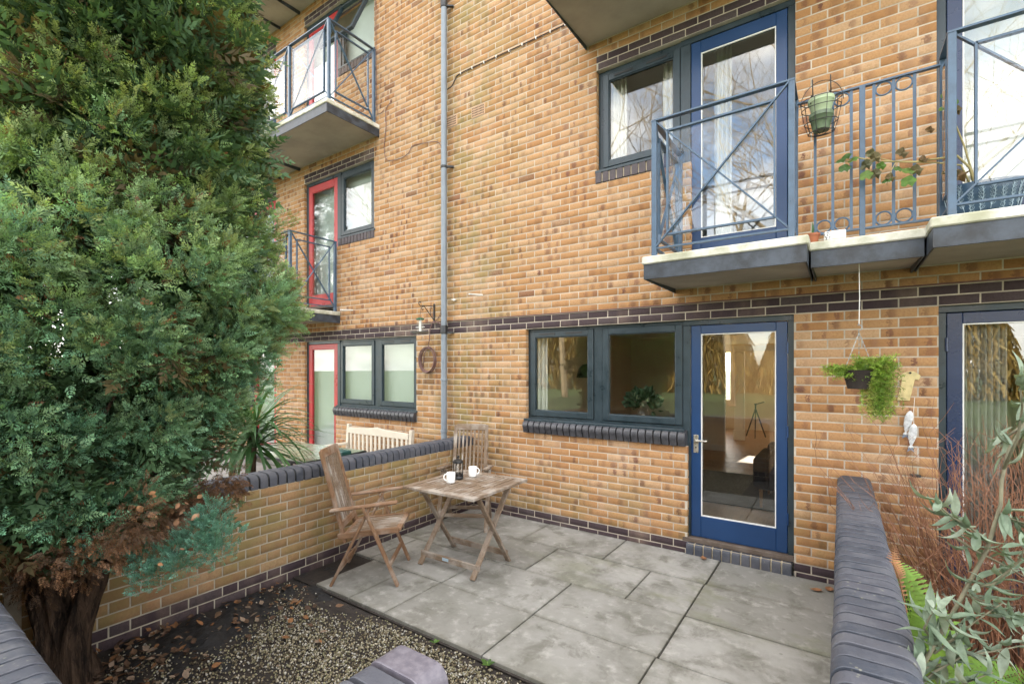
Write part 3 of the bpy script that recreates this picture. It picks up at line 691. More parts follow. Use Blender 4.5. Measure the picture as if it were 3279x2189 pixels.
stones('gravel', 30000, garea, .0045, .0098, [(.33, .29, .19), (.42, .38, .29), (.25, .21, .13), (.17, .135, .085), (.50, .48, .42), (.11, .085, .055), (.27, .255, .15)], 5)
# weed membrane: rumpled black sheet
nx, ny = 70, 90; gx, gy = np.meshgrid(np.linspace(-3.81, -2.55, nx), np.linspace(-4.26, -2.0, ny), indexing='ij')
gz = -.033 + .012 * np.sin(gx * 19 + 3 * gy) * np.sin(gy * 13) + .010 * np.sin(gy * 31 + gx * 7) + .006 * RNG.normal(size=gx.shape) + .035 * np.exp(-((gx + 3.5) ** 2 / .02 + (gy + 3.2) ** 2 / .05)) - .05 * np.clip((gx + 3.25 + .25 * np.sin(4 * gy)) / .6, 0, 1) - .1 * (gy > -2.36) * (gx > -3.53)
idx = np.arange(nx * ny).reshape(nx, ny); F = np.stack([idx[:-1, :-1], idx[1:, :-1], idx[1:, 1:], idx[:-1, 1:]], -1).reshape(-1, 4)
tag(np_mesh('weed_membrane', np.stack([gx, gy, gz], -1).reshape(-1, 3), F, 'weed_mesh'), 'rumpled black weed membrane lying along the brick dividing wall', 'membrane')
def leaf_tmpl(n=5, curl=.25, wid=.32):
    tv, tf = [], []
    for i in range(n + 1):
        t = i / n; w = wid * math.sin(PI * min(.97, t ** .85 + .03)); z = curl * (t - .5) ** 2
        tv += [(-w, t, z + abs(w) * .35), (0, t, z), (w, t, z + abs(w) * .35)]
    for i in range(n):
        for k in (0, 1): tf.append((3 * i + k, 3 * i + k + 1, 3 * i + 4 + k, 3 * i + 3 + k))
    return np.array(tv), np.array(tf)
r = np.random.default_rng(9); n = 420
x = np.abs(r.normal(0, .42, n)); x = -3.80 + np.minimum(x, 2.6) + .02; y = r.uniform(-4.25, -2.45, n); y = np.where(r.random(n) < .5, r.uniform(-4.25, -3.3, n), y)
d = np.c_[r.normal(0, .35, n), r.normal(0, .35, n), np.ones(n)]; tv, tf = leaf_tmpl(); sc = r.uniform(.025, .062, n)
cols = np.array([(.17, .095, .055), (.12, .065, .04), (.25, .18, .13), (.09, .05, .032), (.26, .12, .05)])[r.integers(0, 5, n)] * r.uniform(.6, 1.2, (n, 1))
tag(scatter('fallen_leaves', tv, tf, frames(d, r.uniform(0, 6.28, n)) * sc[:, None, None], np.c_[x, y, -.015 + r.uniform(0, .03, n)], 'stones', None, cols), 'dry brown leaves scattered along the foot of the dividing wall', 'leaves', kind='stuff')
for (x, y, a) in ((-1.02, -.12, .4), (-.12, -.22, 1.9), (-.07, -.12, 3.)):
    m, f_ = leaf_tmpl(6, .5); c, s = math.cos(a), math.sin(a); o = MB().add([((v[0] * c - v[1] * s) * .09 + x, (v[0] * s + v[1] * c) * .09 + y, v[2] * .09 + .006) for v in m], f_).build('fallen_leaf', 'dead_leaf')
    tag(o, 'dry brown leaf lying on the paving ' + ('below the door step' if x < -.5 else ('in the corner by the coping wall' if y < -.2 else 'against the plinth by the coping wall')), 'leaf', 'leaves on the paving')
# weeds at the patio edge
for x, y, lab in ((-1.72, -2.43, 'small green weed with jagged leaves at the paving edge'), (-2.14, -2.44, 'tiny green seedling at the paving edge')):
    w = empty('weed', (x, y, -.02), label=lab, cat='weed'); m, f_ = leaf_tmpl(4, .8)
    for k in range(9 if 'jagged' in lab else 5):
        a = random.uniform(0, 6.28); s = random.uniform(.03, .075) * (1 if 'jagged' in lab else .6); mb = MB()
        for v in m: mb.v.append((v[0] * s * math.cos(a) - v[1] * s * math.sin(a) * .8, v[0] * s * math.sin(a) + v[1] * s * math.cos(a) * .8, v[1] * s * .75 - v[1] ** 2 * s * .3 + .01))
        mb.f = [tuple(q) for q in f_]; mb.build('leaf', 'leaf_geranium', w, local=True)

# ------------------------------------------------------------------ ground floor room seen through the glass
sheet('wooden_floor', -3.84, .13, .31, 9.49, .112, 'oak_floor')
ROOM = empty('room_partition', (-2.4, 5.56, .11), label='beige partition wall with a white skirting seen through the glass door', cat='partition')
MB().box(-3.83, -1.92, 5.5, 5.62, .113, 2.41).build('partition', 'room_wall', ROOM)
MB().box(-3.83, -1.90, 5.485, 5.499, .113, .23).build('skirting', 'room_white', ROOM)
MB().box(-1.919, -1.90, 5.5, 5.62, .113, 2.41).build('corner_post', 'room_white', ROOM)
d = empty('inner_door_frame', (-1.92, 7.4, .11), label='white inner door frame with moulded base at the back of the room', cat='door frame')
MB().box(-2.03, -1.82, 7.3, 7.42, .113, 2.15).build('jamb', 'room_white', d, bevel=.01); MB().box(-2.05, -1.80, 7.27, 7.30, .113, .34).build('plinth_block', 'room_white', d, bevel=.008)
MB().box(-2.03, -1.0, 7.3, 7.42, 2.16, 2.28).build('head', 'room_white', d)
rg = MB().box(-2.9, -.45, 1.5, 3.4, .114, .126).build('rug', 'rug'); tag(rg, 'charcoal rug on the wooden floor inside the glass door', 'rug')
s = empty('armchair', (-.55, 2.0, .11), label='dark grey armchair on wooden legs inside the glass door', cat='armchair')
MB().box(-.80, -.07, 1.55, 2.3, .33, .52).build('seat', 'sofa', s, bevel=.05, seg=3); MB().box(-.85, -.68, 1.5, 2.35, .34, .72).build('armrest', 'sofa', s, bevel=.05, seg=3); MB().box(-.78, -.03, 2.2, 2.42, .35, .80).build('backrest', 'sofa', s, bevel=.06, seg=3)
for x, y in ((-.77, 1.58), (-.77, 2.3), (-.12, 1.58), (-.12, 2.3)): MB().lathe([(.013, 0), (.022, .20), (.022, .225)], (x, y, .127), 10).build('leg', 'oak_floor', s)
tp = empty('tripod', (-1.68, 8.0, .112), label='black camera tripod standing on the wooden floor', cat='tripod')
for a in (.6, 2.7, 4.8): MB().bar((-1.68 + .02 * math.cos(a), 8.0 + .02 * math.sin(a), .74), (-1.68 + .24 * math.cos(a), 8.0 + .24 * math.sin(a), .114), .022, .022).build('leg', 'black_plastic', tp)
MB().lathe([(.03, 0), (.035, .05), (.018, .06), (.018, .16), (.03, .17), (.03, .2)], (-1.68, 8.0, .72), 12).build('head', 'black_plastic', tp); MB().bar((-1.68, 8.0, .90), (-1.48, 7.9, .97), .03, .02).build('pan_handle', 'black_plastic', tp)
ct = empty('console_table', (-2.0, .75, .11), label='dark table standing under the window inside the room', cat='table')
MB().box(-2.55, -1.32, .45, 1.0, 1.08, 1.12).build('tabletop', 'steel_dark', ct, bevel=.006)
for x in (-2.5, -1.37):
    for y in (.5, .95): MB().box(x - .02, x + .02, y - .02, y + .02, .113, 1.08).build('leg', 'steel_dark', ct)
vs = empty('flower_vase', (-1.88, .72, 1.12), label='bouquet of cream roses and eucalyptus in a vase behind the window', cat='vase')
MB().lathe([(.05, 0), (.065, .06), (.06, .12), (.045, .16), (.05, .17)], (-1.88, .72, 1.12), 18).build('vase', 'glass_clear', vs, smooth=True)
m_, f_ = leaf_tmpl(4, .3, .42)
for k in range(200):
    v = Vector((random.gauss(0, .7), random.gauss(0, .45), random.uniform(-.15, 1.))).normalized() * random.uniform(.06, .19)
    M = Matrix(frames(np.array([[v.x, v.y, v.z + .02]]), np.array([random.uniform(0, 6.28)]))[0].tolist()); s_ = random.uniform(.05, .085); mb = MB()
    for q in m_: w_ = M @ Vector((q[0] * s_, q[2] * s_, q[1] * s_)); mb.v.append((w_.x + v.x, w_.y + v.y, w_.z + v.z + .20))
    mb.f = [tuple(q) for q in f_]; mb.build('leaf', 'leaf_vase', vs, local=True)
for k, (x, y, z) in enumerate(((-.02, -.1, .30), (.08, -.08, .27), (.13, -.02, .22), (.04, -.12, .21), (-.06, -.05, .33), (.0, .05, .34))):
    mb = MB()
    for j in range(14):
        a, h = j * 2.4, j / 14; rr = .034 * (1 - h * .55); M = Matrix.Rotation(a, 3, 'Z')
        for q in m_: w_ = M @ Vector((q[0] * .05, rr * .9 - q[2] * .03 - .004 + .02 * (q[1] - .5) ** 2, q[1] * .045 + h * .012)); mb.v.append((w_.x + x, w_.y + y, w_.z + z - .02))
        b0 = j * len(m_); mb.f += [tuple(i + b0 for i in q) for q in f_]
    mb.build('rose', 'petal', vs, local=True)
lp = empty('pendant_lamp', (-2.95, 1.5, 1.6), label='dark domed pendant lamp hanging inside the window', cat='lamp')
MB().lathe([(.02, .20), (.08, .19), (.14, .13), (.165, .03), (.168, 0), (.160, 0), (.155, .03), (.13, .12), (.07, .18)], (-2.95, 1.5, 1.62), 24, False).build('shade', 'steel_dark', lp, smooth='all'); MB().tube([(-2.95, 1.5, 1.82), (-2.95, 1.5, 2.41)], .005, 6).build('flex', 'black_plastic', lp)
cu = wavy(-3.02, -2.86, .22, .05, .25, 2.18, 3).build('curtain', 'room_white', None, smooth='all'); tag(cu, 'white curtain gathered at the edge of the ground floor window', 'curtain')

# ------------------------------------------------------------------ patio furniture
def folding_chair(loc, rz, label, teak):
    """local axes: +x the way the sitter faces, y across, z up"""
    c = empty('folding_chair', loc, rz, label, 'chair', 'wooden folding chairs on the patio'); W_ = 'teak_' if teak else 'wood_'
    def part(name, mb, m='x', bev=.004): return mb.build(name, W_ + m, c, local=True, bevel=bev)
    for s in (-1, 1):
        y = .235 * s; yo = .262 * s
        part('leg', MB().bar((-.265, y, 0), (.045, y, .625), .022, .045, (0, 1, 0)), 'z')
        part('leg', MB().bar((.275, yo, 0), (.0, yo, .635), .022, .045, (0, 1, 0)), 'z')
        part('armrest', MB().bar((-.27, .25 * s, .605), (.27, .25 * s, .672), .055, .024), 'x', .008)
        part('seat_rail', MB().bar((-.22, .205 * s, .385), (.27, .205 * s, .435), .022, .045), 'x')
        part('back_stile', MB().bar((-.165, .185 * s, .33), (-.365, .185 * s, 1.075), .024, .042, (0, 1, 0)), 'z')
        MB().tube([(.02, .22 * s, .61), (.02, .28 * s, .61)], .007, 8).build('bolt', 'brass', c, local=True)
    bk = lambda t: (-.165 - .2 * t, .33 + .745 * t)
    for t, h in ((.965, .075), (.18, .055)):
        x, z = bk(t); part('back_rail', MB().bar((x, -.175, z), (x, .175, z), .022, h, (-.25, 0, 1)), 'y')
    (x0, z0), (x1, z1) = bk(.21), bk(.93)
    for k in range(7):
        y = -.138 + .046 * k; MB().bar((x0, y, z0), (x1, y, z1), .021, .011, (1, 0, 0)).build('back_slat', 'wood_z', c, local=True, bevel=.002)
    part('seat_end', MB().bar((.265, -.2, .435), (.265, .2, .435), .045, .024), 'y'); part('seat_end', MB().bar((-.16, -.2, .392), (-.16, .2, .392), .04, .024), 'y')
    for k in range(7):
        y = -.156 + .052 * k; MB().bar((-.145, y, .402), (.248, y, .442), .034, .014).build('seat_slat', 'wood_x', c, local=True, bevel=.003)
    part('stretcher', MB().bar((.205, -.25, .16), (.205, .25, .16), .022, .04), 'y'); part('stretcher', MB().bar((-.20, -.23, .13), (-.20, .23, .13), .022, .04), 'y')
    return c
folding_chair((-3.307, -2.0, .0), math.radians(37), 'weathered slatted folding chair with reddish legs standing side-on by the dividing wall', True)
folding_chair((-3.47, -.56, .0), math.radians(-60), 'greyed slatted folding chair in the corner behind the table and mugs', False)
TB = empty('folding_table', (-2.80, -1.34, 0), math.radians(1.5), 'square slatted wooden folding table holding two mugs', 'table')
def tpart(name, mb, m, bev=.003): return mb.build(name, 'wood_' + m, TB, local=True, bevel=bev)
hx, hy, zt = .335, .385, .715
for s in (-1, 1):
    tpart('edge_rail', MB().box(-hx, hx, s * hy - .03, s * hy + .03, zt - .024, zt), 'x'); tpart('edge_rail', MB().box(s * hx - .03 + .03 * s, s * hx + .03 + .03 * s, -hy - .03, hy + .03, zt - .026, zt - .001), 'y')
    tpart('apron', MB().box(s * .27 - .012, s * .27 + .012, -hy + .06, hy + .03, zt - .075, zt - .026), 'y', .006)
    lx = s * .295
    tpart('leg', MB().bar((lx, -.30, .004), (lx, .24, zt - .05), .022, .048, (1, 0, 0)), 'z'); tpart('leg', MB().bar((lx + .026 * s, .20, .004), (lx + .026 * s, -.25, zt - .05), .022, .048, (1, 0, 0)), 'z')
tpart('centre_rail', MB().box(-hx + .03, hx - .0, -.028, .028, zt - .024, zt - .002), 'x')
n = 13; wd = (2 * hx - .004) / n
for k in range(n):
    x = -hx + .002 + wd * (k + .5)
    for y0, y1 in ((-hy + .032, -.03), (.03, hy - .032)): tpart('slat', MB().box(x - wd / 2 + .006, x + wd / 2 - .006, y0, y1, zt - .020, zt - .004 + random.uniform(-.0015, .0015)), 'y', .002)
for y, z in ((-.245, .085), (.165, .085)): tpart('crossbar', MB().bar((-.33, y, z), (.33, y, z), .022, .05), 'x')
MB().box(-.07, .0, -.258, -.2565, .075, .10).build('blue_tag', 'pot_pattern', TB, local=True)
def mug(x, y, ang, label):
    m = empty('mug', (x, y, zt), 0, label, 'mug', 'white mugs on the folding table')
    MB().lathe([(.030, 0), (.036, .003), (.0395, .012), (.040, .09), (.0385, .093), (.0365, .090), (.036, .015), (.0, .010)], (0, 0, .0), 32, False).build('cup', 'ceramic', m, local=True, smooth=True)
    t = np.linspace(-1.45, 1.45, 12); MB().tube([((.037 + .030 * math.cos(q)) * math.cos(ang), (.037 + .030 * math.cos(q)) * math.sin(ang), .048 + .030 * math.sin(q)) for q in t], .0058, 8).build('handle', 'ceramic', m, local=True, smooth='all')
mug(-2.905, -1.44, math.radians(205), 'white mug with its round handle showing on the wooden table')
mug(-2.905, -1.13, math.radians(60), 'plain white mug with its handle hidden, beside the coffee press')
cp = empty('coffee_press', (-2.955, -1.285, zt), 0, 'black and glass cafetiere between two white mugs', 'cafetiere')
MB().lathe([(.046, 0), (.050, .006), (.050, .022), (.044, .028)], (0, 0, 0), 28).build('base', 'black_plastic', cp, local=True, smooth=True)
MB().lathe([(.043, .025), (.0455, .03), (.0455, .15), (.047, .16)], (0, 0, 0), 28, False).build('beaker', 'glass_clear', cp, local=True, smooth='all')
MB().lathe([(.0425, .028), (.0425, .055)], (0, 0, 0), 24).build('filter', 'steel_dark', cp, local=True)
MB().lathe([(.049, .150), (.051, .158), (.048, .172), (.020, .186), (.006, .188), (.006, .198), (.012, .204), (.012, .214), (.004, .220)], (0, 0, 0), 28).build('lid', 'black_plastic', cp, local=True, smooth=True)
for a in (.3, 1.9, 3.4, 5.0): MB().bar((.048 * math.cos(a), .048 * math.sin(a), .02), (.048 * math.cos(a), .048 * math.sin(a), .152), .007, .003).build('frame_strut', 'steel_dark', cp, local=True)
MB().tube([(-.045, .02, .15), (-.085, .035, .148), (-.092, .038, .09), (-.08, .033, .04), (-.047, .02, .03)], .0075, 8).build('handle', 'black_plastic', cp, local=True, smooth='all')

# ------------------------------------------------------------------ neighbour's yard
bn = empty('garden_bench', (-5.35, -.5, -.02), 0, 'white painted slatted garden bench behind the dividing wall', 'bench')
bp_ = lambda n_, mb, b=.006: mb.build(n_, 'white_paint', bn, bevel=b)
for x in (-6.03, -4.70):
    bp_('leg', MB().bar((x, -.28, -.02), (x, -.22, .93), .06, .05, (1, 0, 0))); bp_('leg', MB().box(x - .03, x + .03, -.88, -.82, -.02, .63)); bp_('armrest', MB().box(x - .04, x + .04, -.92, -.27, .63, .66))
bp_('back_rail', MB().add([(x, y, z) for y in (-.265, -.235) for x, z in ((-6.0, .80), (-6.0, .885), (-5.55, .90), (-5.37, .925), (-5.19, .90), (-4.73, .885), (-4.73, .80))], [(0, 1, 2, 3, 4, 5, 6), (13, 12, 11, 10, 9, 8, 7)] + [(i, 7 + i, 7 + (i + 1) % 7, (i + 1) % 7) for i in range(7)]))
bp_('back_rail', MB().box(-6.0, -4.73, -.275, -.24, .47, .52))
for k in range(14): x = -5.94 + k * .0905; bp_('back_slat', MB().box(x - .02, x + .02, -.262, -.243, .52, .80), .002)
for k in range(5): bp_('seat_slat', MB().box(-6.0, -4.73, -.86 + k * .115, -.77 + k * .115, .40, .425), .003)
nt = empty('garden_table', (-5.55, -1.33, -.02), math.radians(4), 'green-topped metal garden table behind the dividing wall', 'table')
MB().box(-.72, .72, -.42, .42, .745, .757).build('tabletop', 'table_green', nt, local=True, bevel=.004)
for s in (-1, 1):
    MB().box(-.74, .74, s * .43 - .012, s * .43 + .012, .72, .752).build('frame_rail', 'steel_dark', nt, local=True, bevel=.004); MB().box(s * .73 - .012, s * .73 + .012, -.42, .42, .72, .752).build('frame_rail', 'steel_dark', nt, local=True, bevel=.004)
    for q in (-1, 1): MB().tube([(s * .69, q * .39, 0), (s * .69, q * .39, .72)], .016, 8).build('leg', 'steel_dark', nt, local=True)
tag(MB().box(-4.95, -4.72, -1.28, -1.15, .738, .79).build('plastic_tray', 'green_plastic', None, bevel=.01), 'small dark green plastic tray at the edge of the green-topped table', 'tray')

# ------------------------------------------------------------------ things fixed to the facade
dp = empty('downpipe', (-4.257, -.075, -.1), 0, 'grey plastic downpipe running up the brick facade', 'downpipe')
MB().tube([(-4.257, -.075, -.1), (-4.257, -.075, 9.6)], .038, 20).build('pipe', 'pipe_grey', dp, smooth=True)
for z, big in ((.95, 0), (1.62, 0), (2.23, 1), (4.39, 0), (6.48, 1), (8.6, 0)):
    MB().lathe([(.0385, 0), (.047, .004), (.047, .10), (.0395, .112)] if big else [(.0385, 0), (.046, .003), (.046, .03), (.0385, .033)], (-4.257, -.075, z - .03), 20, False).build('collar', 'pipe_grey' if z < 2 else 'black_plastic', dp, smooth=True)
    if z > 2: MB().bar((-4.24, -.075, z - .012), (-4.15, -.005, z - .012), .035, .022).build('clip', 'black_plastic', dp, bevel=.003)
def cable(pts, label, r=.005, y=-.012, mat='cable_brown', sub=6):
    P = [Vector((p[0], p[2] if len(p) > 2 else y, p[1])) for p in pts]; out_ = []
    for i in range(len(P) - 1):
        a, b, c, d_ = P[max(i - 1, 0)], P[i], P[i + 1], P[min(i + 2, len(P) - 1)]
        for k in range(sub):
            t = k / sub; out_.append(.5 * ((2 * b) + (c - a) * t + (2 * a - 5 * b + 4 * c - d_) * t * t + (3 * b - a - 3 * c + d_) * t ** 3))
    o = MB().tube(out_ + [P[-1]], r, 6).build('cable', mat, None, smooth='all'); return tag(o, label, 'cable')
cable([(-5.70, 8.4), (-5.69, 7.24), (-5.673, 6.19), (-5.655, 5.62), (-5.60, 5.51), (-5.50, 5.54)], 'thin brown cable hanging straight down beside the wide balcony', .004)
cable([(-5.36, 5.60), (-5.46, 5.52), (-5.46, 5.25), (-5.50, 5.0), (-5.45, 4.80), (-5.30, 4.75), (-5.12, 4.74), (-4.99, 4.77), (-4.90, 4.85), (-4.70, 4.83), (-4.46, 4.79), (-4.38, 4.72), (-4.345, 4.61), (-4.35, 4.0), (-4.352, 3.2), (-4.36, 2.60), (-4.40, 2.45), (-4.50, 2.385), (-4.75, 2.372), (-6.5, 2.366)], 'brown cable that loops in a wide curve then drops beside the downpipe', .005)
c_ = cable([(-4.335, 5.40, -.03), (-4.182, 5.424, -.02), (-4.12, 5.50), (-4.031, 5.548), (-3.48, 5.548), (-2.53, 5.548), (-2.3, 5.548)], 'dark cable clipped along the upper brickwork to the balcony', .007, mat='iron')
for k in range(9): MB().box(-4.03 + k * .19, -4.02 + k * .19, -.021, .0, 5.535, 5.563).build('cable_clip', 'white_upvc', c_)
cable([(-4.62, 2.375), (-2.5, 2.366), (-.9, 2.366), (1.2, 2.367), (3.0, 2.367)], 'reddish cable running along the top of the dark brick band', .006)
hc = empty('cable_coil', (-4.60, -.03, 1.7), 0, 'coil of brown cable hanging on the brick wall beside the downpipe', 'cable coil')
for k in range(6):
    t = np.linspace(0, 2 * PI, 41); jx, jz, rr = random.uniform(-.012, .012), random.uniform(-.01, .01), random.uniform(.9, 1.05)
    MB().tube([(-4.595 + jx + .145 * rr * math.cos(q), -.022 - .007 * k, 1.872 + jz + .17 * rr * math.sin(q)) for q in t], .0065, 6, False).build('loop', 'cable_brown', hc, smooth='all')
MB().tube([(-4.33, -.03, 2.25), (-4.36, -.035, 2.34), (-4.44, -.03, 2.372), (-4.52, -.02, 2.36), (-4.565, -.02, 2.28), (-4.57, -.02, 2.15), (-4.59, -.03, 2.04)], .0065, 6).build('lead', 'cable_brown', hc, smooth='all')
MB().tube([(-4.58, -.05, 2.04), (-4.64, -.05, 1.95), (-4.66, -.05, 1.78)], .006, 6).build('tie', 'cable_brown', hc, smooth='all')
br = empty('wall_bracket', (-4.50, -.02, 2.38), 0, 'scrolled black iron hanging bracket on the brick wall', 'bracket')
MB().box(-4.51, -4.49, -.014, -.002, 2.37, 2.62).build('wall_bar', 'iron', br)
spir = lambda cy, cz, r0, a0, a1, n=18: [(-4.50, cy + r0 * (1 - .6 * i / n) * math.cos(a0 + (a1 - a0) * i / n), cz + r0 * (1 - .6 * i / n) * math.sin(a0 + (a1 - a0) * i / n)) for i in range(n + 1)]
MB().tube([(-4.50, -.01, 2.585), (-4.50, -.15, 2.582), (-4.50, -.24, 2.57)] + spir(-.262, 2.60, .035, -1.0, -6.0), .0055, 6).build('arm', 'iron', br, smooth='all')
MB().tube([(-4.50, -.01, 2.40), (-4.50, -.20, 2.575)], .0055, 6).build('stay', 'iron', br)
MB().tube(spir(-.215, 2.535, .028, 1.2, 6.2), .005, 6).build('scroll', 'iron', br); MB().tube([(-4.5, -.07, 2.46)] + spir(-.06, 2.55, .025, 4.2, -.8), .005, 6).build('scroll', 'iron', br)
fd = empty('bird_feeder', (-4.52, -.245, 2.21), 0, 'hanging tube bird feeder with green lid and round seed tray', 'bird feeder')
MB().tube([(-4.52, -.245, 2.40), (-4.505, -.245, 2.56)], .002, 5).build('wire', 'iron', fd); MB().lathe([(.052, 0), (.054, .018), (.02, .03)], (-4.52, -.245, 2.385), 20).build('lid', 'green_lid', fd, smooth=True)
MB().lathe([(.042, 0), (.042, .165)], (-4.52, -.245, 2.222), 20, False).build('tube', 'glass_clear', fd, smooth='all'); MB().lathe([(.018, 0), (.018, .16)], (-4.52, -.245, 2.224), 12).build('seed_column', 'seed_white', fd, smooth=True)
MB().lathe([(.02, -.012), (.10, -.002), (.125, .012), (.122, .014), (.09, .003), (.01, 0)], (-4.52, -.245, 2.215), 28).build('tray', 'grey_zinc', fd, smooth=True); MB().tube([(-4.60, -.245, 2.29), (-4.44, -.245, 2.29)], .004, 6).build('perch', 'white_upvc', fd)
def airbrick(x, z, lab):
    a = empty('air_brick', (x, 0, z), 0, lab, 'air brick'); MB().box(x - .108, x + .108, -.006, .03, z, z + .142).build('body', 'terracotta_vent', a, bevel=.003)
    m = MB()
    for i in range(9):
        for j in range(4): cx, cz = x - .084 + i * .021, z + .026 + j * .030; m.box(cx - .006, cx + .006, -.0075, -.005, cz - .008, cz + .008)
    m.build('holes', 'hole', a)
airbrick(-3.745, 4.913, 'terracotta air brick with square holes set in the upper brickwork'); airbrick(-4.20, 4.913, 'terracotta air brick partly hidden behind the downpipe')
def stub(p, q, r, mat, name, lab):
    o = MB().tube([p, q], r, 12, True).build(name, mat, None, smooth=True); tag(o, lab, 'pipe')
stub((-3.68, .01, 2.668), (-3.72, -.21, 2.655), .011, 'white_upvc', 'overflow_pipe', 'white overflow pipe poking from the brickwork right of the downpipe')
stub((-6.25, .01, 2.66), (-6.29, -.19, 2.648), .011, 'white_upvc', 'overflow_pipe', 'white overflow pipe beside the red door balcony')
stub((-1.50, .01, 2.745), (-1.53, -.13, 2.75), .009, 'steel_dark', 'overflow_pipe', 'short dark pipe stub below the first floor balcony')
stub((-7.0, -.35, 7.94), (-7.0, -.35, 7.72), .02, 'white_upvc', 'soffit_drain', 'white drain spout under the top balcony'); 
tap = empty('outside_tap', (-4.12, -.02, 2.63), 0, 'small pale tap fitting on the brick beside the downpipe', 'tap')
MB().tube([(-4.12, .005, 2.64), (-4.12, -.04, 2.64)], .014, 10).build('body', 'ceramic', tap); MB().tube([(-4.16, -.03, 2.645), (-4.09, -.03, 2.635)], .012, 10).build('spout', 'brass', tap)

# ------------------------------------------------------------------ hanging fern, ornaments
hb = empty('hanging_basket', (.11, -.50, 1.6), 0, 'dark wicker basket of trailing bright green fern hanging on a cord', 'hanging basket')
bx, by = .105, -.52
MB().tube([(bx, by, 2.50), (bx + .003, by, 2.25), (bx, by, 2.06)], .0028, 6).build('cord', 'white_upvc', hb)
MB().tube([(bx, by, 2.065)] + [(bx + .018 * math.cos(t), by, 2.035 + .018 * math.sin(t)) for t in np.linspace(2.0, -1.8, 12)] + [(bx, by, 2.00)], .0032, 6).build('hook', 'grey_zinc', hb, smooth='all')
for k, (dx, dy) in enumerate(((-.085, -.03), (.0, .06), (.085, -.02))):
    m = MB(); n = 18
    for i in range(n):
        a, b = Vector((bx, by, 2.0)), Vector((bx + dx, by + dy, 1.735)); p, q = a.lerp(b, i / n), a.lerp(b, (i + .9) / n)
        m.bar(p, q, .007 if i % 2 else .0022, .0022 if i % 2 else .007)
    m.build('chain', 'grey_zinc', hb)
MB().lathe([(.068, 0), (.072, .02), (.098, .125), (.102, .132), (.094, .132), (.088, .11)], (bx, by, 1.605), 24).build('pot', 'dark_wicker', hb, smooth=True)
r = np.random.default_rng(21); T, D, Cc = [], [], []
for k in range(640):
    kind = r.choice(3, p=[.30, .46, .24]); a = r.uniform(0, 6.28); h = Vector((math.cos(a), math.sin(a) * .8, 0))
    if kind == 0: base = Vector((.045, by, 1.715)); L = r.uniform(.07, .17); up = r.uniform(.1, .9); dr = 3.2; h = h * .9 + Vector((-.25, 0, 0))
    elif kind == 1: base = Vector((.165, by, 1.735)); L = r.uniform(.08, .20); up = r.uniform(.0, 1.1); dr = 2.6; h = h * .8 + Vector((.2, 0, 0))
    else: base = Vector((.20 + r.normal(0, .03), by - .03, 1.74)); L = r.uniform(.2, .46); up = .25; dr = 6.5; h = h * .28 + Vector((.08, 0, 0))
    tint = np.array([(.28, .46, .06), (.38, .55, .09), (.44, .48, .13), (.21, .36, .06)])[r.integers(0, 4)] * r.uniform(.75, 1.15)
    for i in range(int(L / .010)):
        q = i * .010; g = q if kind < 2 else min(q, .1) + max(0, q - .1) * .15
        p = base + h * g + Vector((0, 0, up * q - dr * q * q if kind < 2 else up * min(q, .08) - max(0, q - .05) * .95)); T.append(p + Vector((r.normal(0, .006), r.normal(0, .003), 0)))
        D.append(Vector((r.normal(), r.normal(), r.normal() * .7)) + h * .5); Cc.append(tint)
T = np.repeat(np.array(T), 2, 0); D = np.repeat(np.array(D), 2, 0); D = D + r.normal(size=D.shape) * .6; Cc = np.repeat(np.array(Cc), 2, 0) * r.uniform(.6, 1.2, (len(T), 1))
ntv = np.array([(-.0016, 0, 0), (.0016, 0, 0), (.0016, .001, .016), (0, .0, .026), (-.0016, .001, .016)]); ntf = np.array([(0, 1, 2, 4)]); ntf3 = np.array([(0, 1, 2, 3)])
o = scatter('foliage', np.array([(-.0017, 0, 0), (.0017, 0, 0), (.0012, .001, .024), (-.0012, .001, .024)]), np.array([(0, 1, 2, 3)]), frames(D, r.uniform(0, 6.28, len(T))), T, 'foliage', hb, Cc); o['kind'] = 'stuff'
ho = empty('house_ornament', (.42, -.02, 1.5), 0, 'pale wooden shirt-shaped ornament nailed to the brick beside the fern', 'ornament')
m = MB().prism([(-.035, 0), (.045, 0), (.05, .16), (.075, .155), (.082, .19), (.045, .215), (.03, .222), (.0, .222), (-.03, .21), (-.06, .18), (-.05, .155), (-.03, .16)], 'y', -.012, 0.); m.v = [(.40 + x * .92 + (z - .1) * .16, y - .004, 1.505 + z) for x, y, z in m.v]; m.build('board', 'wood_pale', ho, bevel=.003)
m = MB().box(-.003, .033, -.016, -.012, .015, .125); m.v = [(.40 + x + (z - .1) * .16, y - .004, 1.505 + z) for x, y, z in m.v]; m.build('inlay', 'wood_pale', ho); MB().tube([(.428, -.03, 1.715), (.428, -.004, 1.715)], .008, 8).build('nail', 'iron', ho)
fo = empty('fish_ornament', (.42, -.03, 1.15), 0, 'two grey white carved fish hanging on the brick wall', 'ornament')
